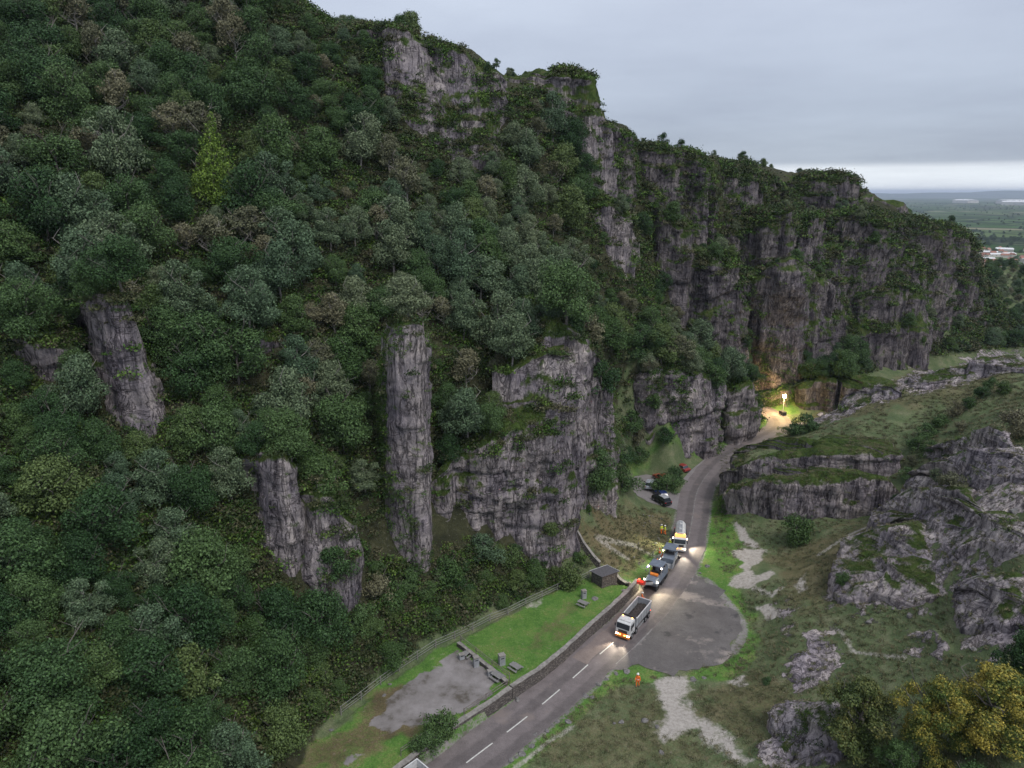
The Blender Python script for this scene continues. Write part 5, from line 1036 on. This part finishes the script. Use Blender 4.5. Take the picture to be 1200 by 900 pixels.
# people (one continuous skinned body, clothes as children)
SKIN = mat('skin', (.45, .28, .2), .7); NAVY = mat('dark_cloth', (.02, .025, .04), .9); BOOT = mat('boots', (.03, .025, .02), .8); HELM = mat('white_helmet', (.75, .75, .72), .4); REFL = mat('reflective_tape', (.6, .6, .6), .4)
def skin_mesh(name, verts, edges, radii, m, parent, root=0, lv=1):
    me = bpy.data.meshes.new(name); me.from_pydata(verts, edges, []); o = link(name, me, m, parent)
    md = o.modifiers.new('skin', 'SKIN'); me.skin_vertices.new() if not me.skin_vertices else None
    for i, r in enumerate(radii): me.skin_vertices[0].data[i].radius = (r, r*.85) if not isinstance(r, tuple) else r
    me.skin_vertices[0].data[root].use_root = True; sb = o.modifiers.new('sub', 'SUBSURF'); sb.levels = lv; sb.render_levels = lv; return o
def person(loc, rz, jacket, trousers, label, arm=.35, stride=.18, helm=HELM, sc=1.05):
    t = empty('person', loc, rz); t.scale = (sc,)*3; tag(t, label, 'person'); k = stride
    V_ = [(0, 0, .95), (0, .01, 1.15), (0, 0, 1.38), (0, .0, 1.47), (0, .02, 1.54), (0, .03, 1.66),
          (.17, 0, 1.40), (.24, .04, 1.15), (.20, .20+arm*.3, 1.0), (.19, .27+arm*.3, .98), (-.17, 0, 1.40), (-.26, -.02, 1.14), (-.27, .08, .90), (-.27, .10, .83),
          (.10, 0, .88), (.11, k*.6+.03, .50), (.11, k*.5, .10), (.11, k*.5+.14, .05), (-.10, 0, .88), (-.11, -k*.4+.04, .50), (-.11, -k*.9, .10), (-.11, -k*.9+.14, .05)]
    E_ = [(0, 1), (1, 2), (2, 3), (3, 4), (4, 5), (2, 6), (6, 7), (7, 8), (8, 9), (2, 10), (10, 11), (11, 12), (12, 13), (0, 14), (14, 15), (15, 16), (16, 17), (0, 18), (18, 19), (19, 20), (20, 21)]
    r_ = [(.15, .10), (.13, .10), (.15, .10), .055, (.075, .08), (.085, .10), .065, .045, .035, .03, .065, .045, .035, .03, .09, .06, .042, .04, .09, .06, .042, .04]
    skin_mesh('body', V_, E_, r_, SKIN, t, 0, 2)
    for s_, w_ in ((1, V_[9]), (-1, V_[13])):   # palm, four fingers and a thumb
        base = Vector(w_); vv = [tuple(base), tuple(base+Vector((0, .05, -.05)))]; ee = [(0, 1)]; rr = [(.028, .016), (.036, .014)]
        for i in range(4):
            f0 = base+Vector(((i-1.5)*.018, .06, -.065)); vv += [tuple(f0), tuple(f0+Vector((0, .022, -.03-.004*(i in (1, 2))))), tuple(f0+Vector((0, .018, -.06-.006*(i in (1, 2)))))]; n_ = len(vv); ee += [(1, n_-3), (n_-3, n_-2), (n_-2, n_-1)]; rr += [.009, .008, .007]
        f0 = base+Vector((-s_*.03, .03, -.02)); vv += [tuple(f0), tuple(f0+Vector((-s_*.02, .03, -.03)))]; n_ = len(vv); ee += [(0, n_-2), (n_-2, n_-1)]; rr += [.011, .009]
        skin_mesh('hand', vv, ee, rr, SKIN, t, 1, 1)
    jv = [V_[0], V_[1], V_[2], V_[3], V_[6], V_[7], V_[8], V_[10], V_[11], V_[12]]; skin_mesh('jacket', jv, [(0, 1), (1, 2), (2, 3), (2, 4), (4, 5), (5, 6), (2, 7), (7, 8), (8, 9)], [(.19, .14), (.17, .135), (.18, .13), .075, .09, .07, .058, .09, .07, .058], jacket, t, 0, 2)
    tv = [V_[0], V_[14], V_[15], V_[16], V_[18], V_[19], V_[20]]; skin_mesh('trousers', tv, [(0, 1), (1, 2), (2, 3), (0, 4), (4, 5), (5, 6)], [(.165, .125), .11, .082, .07, .11, .082, .07], trousers, t, 0, 2)
    for q in (16, 20):
        b_ = V_[q]; mk('boot', lambda bm: (bm_box(bm, (b_[0], b_[1]+.06, .045), (.10, .27, .09), bevel=.03), bm_box(bm, (b_[0], b_[1], .12), (.09, .11, .14), bevel=.03)), BOOT, t)
    hd_ = mk('helmet', lambda bm: (bmesh.ops.create_uvsphere(bm, u_segments=16, v_segments=10, radius=.125, matrix=Matrix.Translation((0, .02, 1.74)) @ Matrix.Diagonal((.92, 1.12, .85, 1))), bm_cyl(bm, (0, .06, 1.715), (0, .06, 1.73), .15, n=16)), helm, t)
    mk('eye', lambda bm: [bmesh.ops.create_uvsphere(bm, u_segments=6, v_segments=4, radius=.014, matrix=Matrix.Translation((s_*.034, .115, 1.655))) for s_ in (-1, 1)], DARK, t)
    mk('nose', lambda bm: bm_cyl(bm, (0, .10, 1.655), (0, .14, 1.615), .008, .016, 6), SKIN, t); mk('mouth', lambda bm: bm_box(bm, (0, .113, 1.585), (.045, .012, .01)), RED, t)
    mk('ear', lambda bm: [bm_box(bm, (s_*.088, .02, 1.635), (.02, .035, .055), bevel=.008) for s_ in (-1, 1)], SKIN, t)
    mk('reflective_band', lambda bm: [bm_cyl(bm, (0, .005, z_), (0, .005, z_+.04), .205, n=18) for z_ in (1.02,)], REFL, t).scale = (1, .78, 1)
    return t
def gp(u, v): 
    p = hit(u, v); return (p[0], p[1], float(H(p[0], p[1])))
person(gp(747, 806), 2.6, HIO, HIO, 'person in orange hi-vis jacket and trousers on the grass by the lay-by', sc=1.1)
person(gp(775, 626), .4, YEL, HIO, 'person in yellow hi-vis jacket and orange trousers on the verge left of the tank lorry')
person(gp(779, 627), 1.6, YEL, HIO, 'second person in yellow, slightly right of the other on the verge above the lorry')
person(gp(785, 643), -.8, YEL, YEL, 'person all in yellow hi-vis beside the cab of the tank lorry')
person(gp(763.5, 676), -1.2, YEL, NAVY, 'person in yellow hi-vis and dark trousers walking by the milling machine')
person(gp(752, 707), -1.5, HIO, HIO, 'person in orange hi-vis by the wall under the red conveyor head')
person(gp(777, 655), -1.0, YEL, HIO, 'person in yellow hi-vis between the two road machines and the tank lorry')

# traffic cones
CONE = None
def cone(p, label):
    global CONE
    if CONE is None:
        t = empty('traffic_cone', p); k = mk('cone', lambda bm: bm_cyl(bm, (0, 0, .03), (0, 0, .95), .2, .04, 14), HIO, t); mk('reflective_sleeve', lambda bm: bm_cyl(bm, (0, 0, .45), (0, 0, .68), .135, .09, 14), REFL, k); boxes('base', [((0, 0, .02), (.5, .5, .04))], DARK, t); CONE = t
    else:
        t = CONE.copy(); COL.objects.link(t); t.location = p
        for ch in list(CONE.children):
            c = ch.copy(); COL.objects.link(c); c.parent = t
            for g_ in ch.children: d = g_.copy(); COL.objects.link(d); d.parent = c
    tag(t, label, 'traffic cone', 'cones along the works')
cone(gp(773, 648), 'traffic cone on the verge nearest the tank lorry'); cone(gp(770, 661), 'traffic cone on the verge nearest the canopy machine'); cone(gp(776, 653), 'traffic cone between the two other verge cones')

# floodlight tower
p = gp(917, 487); t = empty('floodlight_tower', p, .3); tag(t, 'mobile floodlight tower shining on the rock wall beside the road bend', 'floodlight')
boxes('generator', [((0, 0, .75), (1.2, 1.9, 1.0))], CHAS, t, .08); mk('mast', lambda bm: [bm_cyl(bm, (0, 0, 1.2), (0, 0, 3.6), .09, n=10), bm_cyl(bm, (0, 0, 3.6), (0, 0, 5.3), .06, n=10)], GREYP, t)
mk('lamp', lambda bm: [bm_box(bm, (x_, -.05, z_), (.42, .25, .36), bevel=.06) for x_ in (-.28, .28) for z_ in (5.35, 5.8)], FLOOD, t); boxes('lamp_bracket', [((0, .0, 5.5), (.9, .08, .08)), ((0, 0, 5.4), (.08, .08, .9))], CHAS, t)
for s_ in (-1, 1): wheel(t, s_*.7, 0, .32, .2)
boxes('outrigger', [((s_*.9, y_, .3), (.6, .08, .08)) for s_ in (-1, 1) for y_ in (-.8, .8)]+[((s_*1.15, y_, .15), (.08, .08, .3)) for s_ in (-1, 1) for y_ in (-.8, .8)], GREYP, t)
light('SPOT', (0, -.35, 5.9), 5600, (1, .66, .28), t, (-.35, .55, -.85), .4, 168, .25)
light('POINT', (-.5, -1.0, 5.5), 2800, (1, .74, .30), t, size=.4)
light('SPOT', (-.3, .45, 5.5), 5600, (1, .64, .28), t, (-.2, .8, -.5), .3, 140, .4)

# walls and fences
def stone_mat(name, c1, c2):
    m = bpy.data.materials.new(name); m.use_nodes = True; nt = m.node_tree; b = nt.nodes['Principled BSDF']; g = N(nt, 'ShaderNodeNewGeometry')
    v = N(nt, 'ShaderNodeTexVoronoi'); v.inputs['Scale'].default_value = 3.2; nt.links.new(vscale_(nt, g.outputs['Position'], (1, 1, 1.8)), v.inputs['Vector']); s_ = N(nt, 'ShaderNodeSeparateColor'); nt.links.new(v.outputs['Color'], s_.inputs[0])
    r = ramp(nt, [(0, c1), (1, c2)]); nt.links.new(s_.outputs[0], r.inputs[0]); f = ramp(nt, [(.0, (1.1, 1.1, 1.1)), (.5, (.45, .45, .45))]); nt.links.new(v.outputs['Distance'], f.inputs[0])
    nt.links.new(mix(nt, 1, r.outputs[0], f.outputs[0], 'MULTIPLY'), b.inputs['Base Color']); b.inputs['Roughness'].default_value = .95
    bp = N(nt, 'ShaderNodeBump'); bp.inputs['Distance'].default_value = .08; bp.invert = True; nt.links.new(v.outputs['Distance'], bp.inputs['Height']); nt.links.new(bp.outputs[0], b.inputs['Normal']); return m
STONE = stone_mat('wall_stone', (.10, .085, .08), (.24, .21, .19)); COPE = mat('coping_stone', (.30, .28, .26), .9, vary=.45, vscale=2)
def wall(name, pl, h, th, label, z0=None, cat='wall', m=STONE, top=None):
    P = [Vector(p[:2]) for p in pl]; Q = []
    for i in range(len(P)-1):
        n_ = max(1, int((P[i+1]-P[i]).length/.5))
        for j in range(n_): Q.append(P[i].lerp(P[i+1], j/n_))
    Q.append(P[-1]); t = empty(name, (Q[0].x, Q[0].y, 0)); tag(t, label, cat)
    def build(lo, hi, half, bump):
        V_ = []; 
        for i, q in enumerate(Q):
            d = (Q[min(i+1, len(Q)-1)]-Q[max(i-1, 0)]).normalized(); n_ = Vector((d.y, -d.x)); g_ = min(float(H(q.x+n_.x*.5, q.y+n_.y*.5)), float(H(q.x-n_.x*.5, q.y-n_.y*.5))); gt = max(float(H(q.x+n_.x*.9, q.y+n_.y*.9)), float(H(q.x-n_.x*.9, q.y-n_.y*.9)))
            tz = (gt+h if top is None else top)+float(vn(i*.45, 0, 0, 6))*.06; r = half+float(vn(i*.7, 3, 0, 6))*bump
            for sx, zz in ((-1, 0), (-1, 1), (1, 1), (1, 0)):
                e = q+n_*r*sx-Q[0]; V_.append((e.x, e.y, (g_-.5 if lo is None else tz+lo) if zz == 0 else tz+hi))
        F_ = []
        for i in range(len(Q)-1):
            for j in range(4): F_.append((i*4+j, i*4+(j+1) % 4, (i+1)*4+(j+1) % 4, (i+1)*4+j))
        n0 = (len(Q)-1)*4; F_ += [(3, 2, 1, 0), (n0, n0+1, n0+2, n0+3)]; return V_, F_
    for nm, lo, hi, half, bump, mm in (('wall_body', None, 0, th/2, .03, m), ('coping', .003, .10, th/2+.05, .04, COPE)):
        V_, F_ = build(lo, hi, half, bump); me_ = bpy.data.meshes.new(nm); me_.from_pydata(V_, [], F_); me_.update(); link(nm, me_, mm, t)
    return t
WALL_P = W0([(747, 683), (735, 696), (715, 715), (690, 737), (660, 765), (630, 789), (599, 809)], 1.2)
wall('stone_wall', WALL_P, .25, .5, 'low mossy stone wall between the lawn and the road', top=1.75)
RET = W0([(598, 809), (580, 822), (558, 836), (540, 848), (515, 866), (490, 885), (460, 908)], 1.2)
wall('retaining_wall', RET, .2, .55, 'dark stone retaining wall holding up the gravel terrace above the road', top=1.6)
wall('stone_wall', hitpoly([(667, 622), (680, 640), (693, 656), (703, 667)]), .9, .45, 'thin stone wall climbing from the shed to the foot of the rock face')
wall('stone_wall', W0([(718, 672), (728, 679), (738, 684)], 1.0), .9, .45, 'short dark stone wall between the shed and the works')
wall('stone_wall', W0([(537, 757), (560, 775), (580, 791), (594, 803)], 1.2), .5, .4, 'knee high stone wall dividing the lawn from the gravel terrace', top=1.75)
WOODM = mat('weathered_wood', (.22, .19, .17), .9, vary=.5, vscale=3); WIRE = mat('fence_wire', (.25, .25, .26), .5, .6)
def fence(name, pl, label, ph=1.2, gap=2.5, rails=(1.0,), pr=.05, rr=.03, m=WOODM, z0=None, rm=None):
    P = [np.array(p[:2]) for p in pl]; L = np.concatenate([[0], np.cumsum([np.linalg.norm(P[i+1]-P[i]) for i in range(len(P)-1)])]); A = np.array(P)
    S = np.linspace(0, L[-1], max(2, int(L[-1]/gap)+1)); Q = [(float(np.interp(s_, L, A[:, 0])), float(np.interp(s_, L, A[:, 1]))) for s_ in S]; Z = [float(H(*q)) if z0 is None else z0 for q in Q]
    t = empty(name, (Q[0][0], Q[0][1], Z[0])); tag(t, label, 'fence'); o0 = Vector((Q[0][0], Q[0][1], Z[0]))
    for q, z in zip(Q, Z): mk('post', lambda bm: bm_cyl(bm, Vector((q[0], q[1], z-.3))-o0, Vector((q[0], q[1], z+ph))-o0, pr, n=6), m, t)
    for h_ in rails: mk('rail', lambda bm: [bm_cyl(bm, Vector((*Q[i], Z[i]+h_))-o0, Vector((*Q[i+1], Z[i+1]+h_))-o0, rr, n=5) for i in range(len(Q)-1)], rm or m, t)
    return t
fence('wire_fence', hitpoly([(400, 840), (430, 816), (470, 786), (503, 763), (540, 746), (580, 727), (620, 708), (655, 691), (690, 679)]), 'pale wire fence along the back edge of the lawn under the wooded bank', rails=(1.15, .7, .35), rr=.035, pr=.08, m=mat('pale_post', (.20, .19, .17), .9), rm=mat('galvanised_rail', (.22, .22, .21), .6, .3), gap=3)
fence('rail_fence', W0([(540, 757), (562, 774), (582, 790), (597, 801)], 1.2), 'timber rail fence on the edge between lawn and gravel terrace', ph=1.5, rails=(1.4, 1.05), pr=.06, rr=.045, z0=1.3)
fence('rail_fence', W0([(594, 807), (578, 818), (560, 830), (544, 841)], 1.2), 'double timber rail along the road side of the gravel terrace', ph=1.2, rails=(1.1, .7), pr=.06, rr=.05, z0=1.3)
fence('rail_fence', W0([(505, 862), (490, 873), (470, 886)], 1.2), 'broken pale rail beside the dark bush at the lower end of the terrace', ph=1.0, rails=(.95, .6), pr=.05, rr=.04, z0=1.25)
# shed
p = W(708, 682, z=1.2); t = empty('shed', (p[0], p[1], 1.1), .55); tag(t, 'small stone shed with a grey slate roof at the corner of the lawn', 'shed')
wl = mk('wall', lambda bm: bm_prism(bm, [(-1.3, -.4), (1.3, -.4), (1.3, 1.75), (-1.3, 2.1)], -1.5, 1.5), STONE, t)
mk('door', lambda bm: bm_box(bm, (1.52, -.3, .9), (.06, .85, 1.75)), CHAS, wl); mk('lintel', lambda bm: bm_box(bm, (1.53, -.3, 1.84), (.10, 1.1, .14)), COPE, wl)
rf = mk('roof', lambda bm: bm_prism(bm, [(-1.5, 2.13), (1.5, 1.74), (1.5, 1.83), (-1.5, 2.22)], -1.7, 1.7), mat('slate', (.13, .125, .135), .7, vary=.4, vscale=4), t); mk('verge_trim', lambda bm: [bm_prism(bm, [(1.503, 1.70), (1.56, 1.70), (1.56, 1.86), (1.503, 1.86)], -1.72, 1.72), bm_prism(bm, [(-1.5, 2.17), (1.5, 1.78), (1.5, 1.88), (-1.5, 2.27)], 1.703, 1.76)], WPAINT, rf)
# picnic tables, bins, slabs
TIM = mat('grey_timber', (.24, .235, .23), .85, vary=.35, vscale=3)
def table(u, v, rz, label, z=1.2, sc=1.0):
    p = W(u, v, z=z); t = empty('picnic_table', (p[0], p[1], z+.02), rz); t.scale = (sc*.82,)*3; tag(t, label, 'picnic table')
    boxes('table_top', [((x_, 0, .76), (.19, 1.9, .05)) for x_ in (-.4, -.2, 0, .2, .4)], TIM, t, .01)
    for s_ in (-1, 1): boxes('bench', [((s_*.78+x_, 0, .45), (.14, 1.9, .05)) for x_ in (-.08, .08)], TIM, t, .01); boxes('leg', [((.45, s_*.65, .38), (.09, .07, .82)), ((-.45, s_*.65, .38), (.09, .07, .82)), ((0, s_*.65, .42), (1.75, .06, .09))], TIM, t, .01)
def bin_(u, v, label, h=1.2, wd=.6, z=1.2, name='litter_bin', rz=.4):
    p = W(u, v, z=z); t = empty(name, (p[0], p[1], z), rz); tag(t, label, 'bin'); boxes('bin_body', [((0, 0, h*.42), (wd, wd*.8, h*.84))], GREYP, t, .04); boxes('lid', [((0, 0, h*.93), (wd*1.08, wd*.9, h*.12))], COPE, t, .04); boxes('slot', [((0, -wd*.402, h*.7), (wd*.6, .02, .12))], DARK, t, 0)
table(604, 785, .8, 'grey picnic table near the lawn corner above the road wall'); table(683, 710, .9, 'grey picnic table in the middle of the upper lawn'); table(583, 796, .8, 'grey picnic table in the corner of the gravel terrace', sc=1.05)
table(547, 769, -.6, 'picnic table against the rail fence at the far side of the terrace', sc=.9)
bin_(588, 779, 'tall grey bin on the lawn beside the picnic table', 1.6, .8); bin_(558, 781, 'tall pale bin on the gravel terrace by the rail fence', 1.5, .7); bin_(541, 772, 'low grey bin at the far corner of the terrace', .8, .7); bin_(684, 701, 'tall grey bin on the upper lawn behind the picnic table', 1.4, .7); bin_(574, 792, 'small pale bin beside the terrace corner table', .9, .6)
LIME = mat('pale_boulder', (.21, .20, .195), .95, vary=.55, vscale=2.5, bump=.6)
def boulder(p, r, label, seed, flat=.6, group=None):
    r *= .72
    bm = bmesh.new(); bmesh.ops.create_icosphere(bm, subdivisions=3, radius=r)
    A = np.array([v_.co for v_ in bm.verts]); n_ = np.array([v_.co.normalized() for v_ in bm.verts]); k = 1+.30*vn(n_[:, 0]*1.6+seed, n_[:, 1]*1.6, n_[:, 2]*1.6, seed)+.2*vn(n_[:, 0]*4+seed, n_[:, 1]*4, n_[:, 2]*4, seed)
    rq = np.random.default_rng(seed)
    for _ in range(9):
        ax = rq.normal(size=3); ax /= np.linalg.norm(ax); k = np.minimum(k, rq.uniform(.62, .95)/np.maximum(n_ @ ax, .05))
    for v_, a_ in zip(bm.verts, A*k[:, None]): v_.co = (a_[0]*(1+.25*math.sin(seed)), a_[1], a_[2]*flat)
    me_ = bpy.data.meshes.new('boulder'); bm.to_mesh(me_); bm.free(); o = link('boulder', me_, LIME, None, (p[0], p[1], p[2]+r*flat*.05)); o.rotation_euler = (0, 0, seed*1.3); return tag(o, label, 'boulder', group)
sd = 0
for u, v, r in [(598, 893, .5), (611, 883, .6), (623, 876, .5), (627, 861, .45), (641, 857, .5), (653, 846, .45), (666, 846, .55), (665, 836, .35), (686, 816, .55), (701, 803, .6), (711, 797, .5), (722, 791, .5), (734, 788, .75), (694, 818, .4), (605, 889, .35), (647, 850, .35)]:
    sd += 1; boulder(gp(u, v), r, 'pale boulder in the row lining the right hand edge of the road', sd, group='boulders lining the right hand edge of the road')
for u, v, r, lb in [(606, 821, .7, 'long pale boulder on the verge below the retaining wall corner'), (728, 848, .55, 'rounded boulder on the grass left of the pale track'), (755, 845, .7, 'angular boulder touching the left edge of the pale track'), (770, 853, .4, 'small boulder at the pale track below the angular one'), (775, 883, .4, 'small boulder on the lower grass'), (720, 849, .3, 'small white stone beside the rounded boulder'),
                    (829, 664, .75, 'grey boulder on the green verge above the lay-by'), (811, 679, .5, 'boulder at the mouth of the lay-by'), (820, 672, .4, 'small boulder between verge and lay-by'), (812, 797, .6, 'boulder where the pale track meets the lay-by'), (825, 795, .4, 'small boulder right of the track mouth'), (697, 702, .8, 'flat white slab on the upper lawn'), (731, 697, .8, 'flat pale slab on the lawn near the works'), (457, 803, .4, 'white stone at the fence side of the lower lawn'), (450, 816, .4, 'grey stone on the lower lawn edge'), (388, 857, .35, 'dark stone on the bottom left of the lawn'), (920, 487, .4, 'small stone by the floodlight tower'), (850, 523, .35, 'white stone on the verge opposite the quarried face')]:
    sd += 1; boulder(gp(u, v), r, lb, sd, .35 if 'slab' in lb else .6)
rs = random.Random(9)
for i in range(26):
    u = rs.uniform(738, 776); v = rs.uniform(628, 672) if i < 17 else rs.uniform(604, 620); u = u if i < 17 else rs.uniform(752, 775)
    sd += 1; boulder(gp(u, v), rs.uniform(.15, .36), 'small white stone scattered on the brown bank left of the works', sd, group='white stones on the brown bank')
for i in range(34):
    u = rs.uniform(960, 1195); v = rs.uniform(560, 790)
    if not inpoly(u, v, [(985, 705), (1060, 610), (1110, 535), (1200, 520), (1200, 800), (1120, 770), (1040, 760)]): continue
    sd += 1; boulder(gp(u, v), rs.uniform(.3, .9), 'grey limestone block lying on the broken rock slope at the right', sd, .7, group='limestone blocks on the right hand rock slope')
# litter of houses on the plain
HW = mat('house_wall', (.55, .52, .47), .9); HR = mat('house_roof', (.30, .15, .11), .9); HG = mat('shed_roof', (.62, .62, .62), .6)
rs = random.Random(4)
for i in range(70):
    u = rs.uniform(1140, 1215); v = rs.uniform(292, 322); p = W(u, v, z=-76); big = rs.random() < .25
    if i > 62: u = rs.uniform(1130, 1200); p = W(u, rs.uniform(237, 241), z=-76); big = True
    sc_ = 1 if i <= 62 else 9
    t = empty('house', (p[0], p[1], -76.1), rs.uniform(0, 3)); t.scale = (sc_, sc_, sc_*.6 if sc_ > 1 else 1); L, Wd, hh = (34, 16, 6) if big else (rs.uniform(10, 16), 8, 5.5)
    tag(t, ('large pale roofed building' if big else 'small house with a red roof')+' in the village out on the plain' if sc_ == 1 else 'long white building far out towards the horizon', 'building', 'pale roofed buildings of the village' if big and sc_ == 1 else 'houses of the village' if sc_ == 1 else 'white buildings near the horizon')
    bw = boxes('wall', [((0, 0, hh/2), (L, Wd, hh))], HW, t, 0); mk('roof', lambda bm: bm_prism(bm, [(-Wd/2-.5, hh+.01), (Wd/2+.5, hh+.01), (0, hh+(2.5 if big else 4))], -L/2-.4, L/2+.4), HG if big else HR, t)
    boxes('window', [((x_, -Wd/2-.02, hh*.6), (1.4, .1, 1.2)) for x_ in (-L*.3, 0, L*.3)], GLASS, t, 0)
# trees and hedgerows out on the plain (one mass)
pf = []
for i in range(5200):
    d = math.exp(rs.uniform(math.log(700), math.log(9000))); x = d*rs.uniform(.18, 1.0); n_ = float(fbm(x*.0016, d*.0016, 0, 3, 9))
    if n_ > .15 or (i % 3 == 0 and rs.random() < .6): pf.append((x, d, -76.2, 0, rs.uniform(1.0, 1.8), rs.uniform(0, 6.28)))
bpy_src = PR[1]
scatter('distant_woods', pf, [bpy_src], 'hedgerow trees and small woods scattered over the far plain', 'woodland')
print('distant', len(pf))
# ------------------------------------------------------------------ the air
me = bpy.data.meshes.new('haze'); bm = bmesh.new(); bm_box(bm, (0, 16000, 29), (72000, 60000, 214)); bm.to_mesh(me); bm.free()
hm = bpy.data.materials.new('haze'); hm.use_nodes = True; nt = hm.node_tree; nt.nodes.clear(); o_ = N(nt, 'ShaderNodeOutputMaterial'); v_ = N(nt, 'ShaderNodeVolumePrincipled'); v_.inputs['Color'].default_value = (.72, .82, 1, 1); v_.inputs['Density'].default_value = 5e-5; nt.links.new(v_.outputs[0], o_.inputs['Volume'])
tag(link('haze', me, hm), kind='stuff')
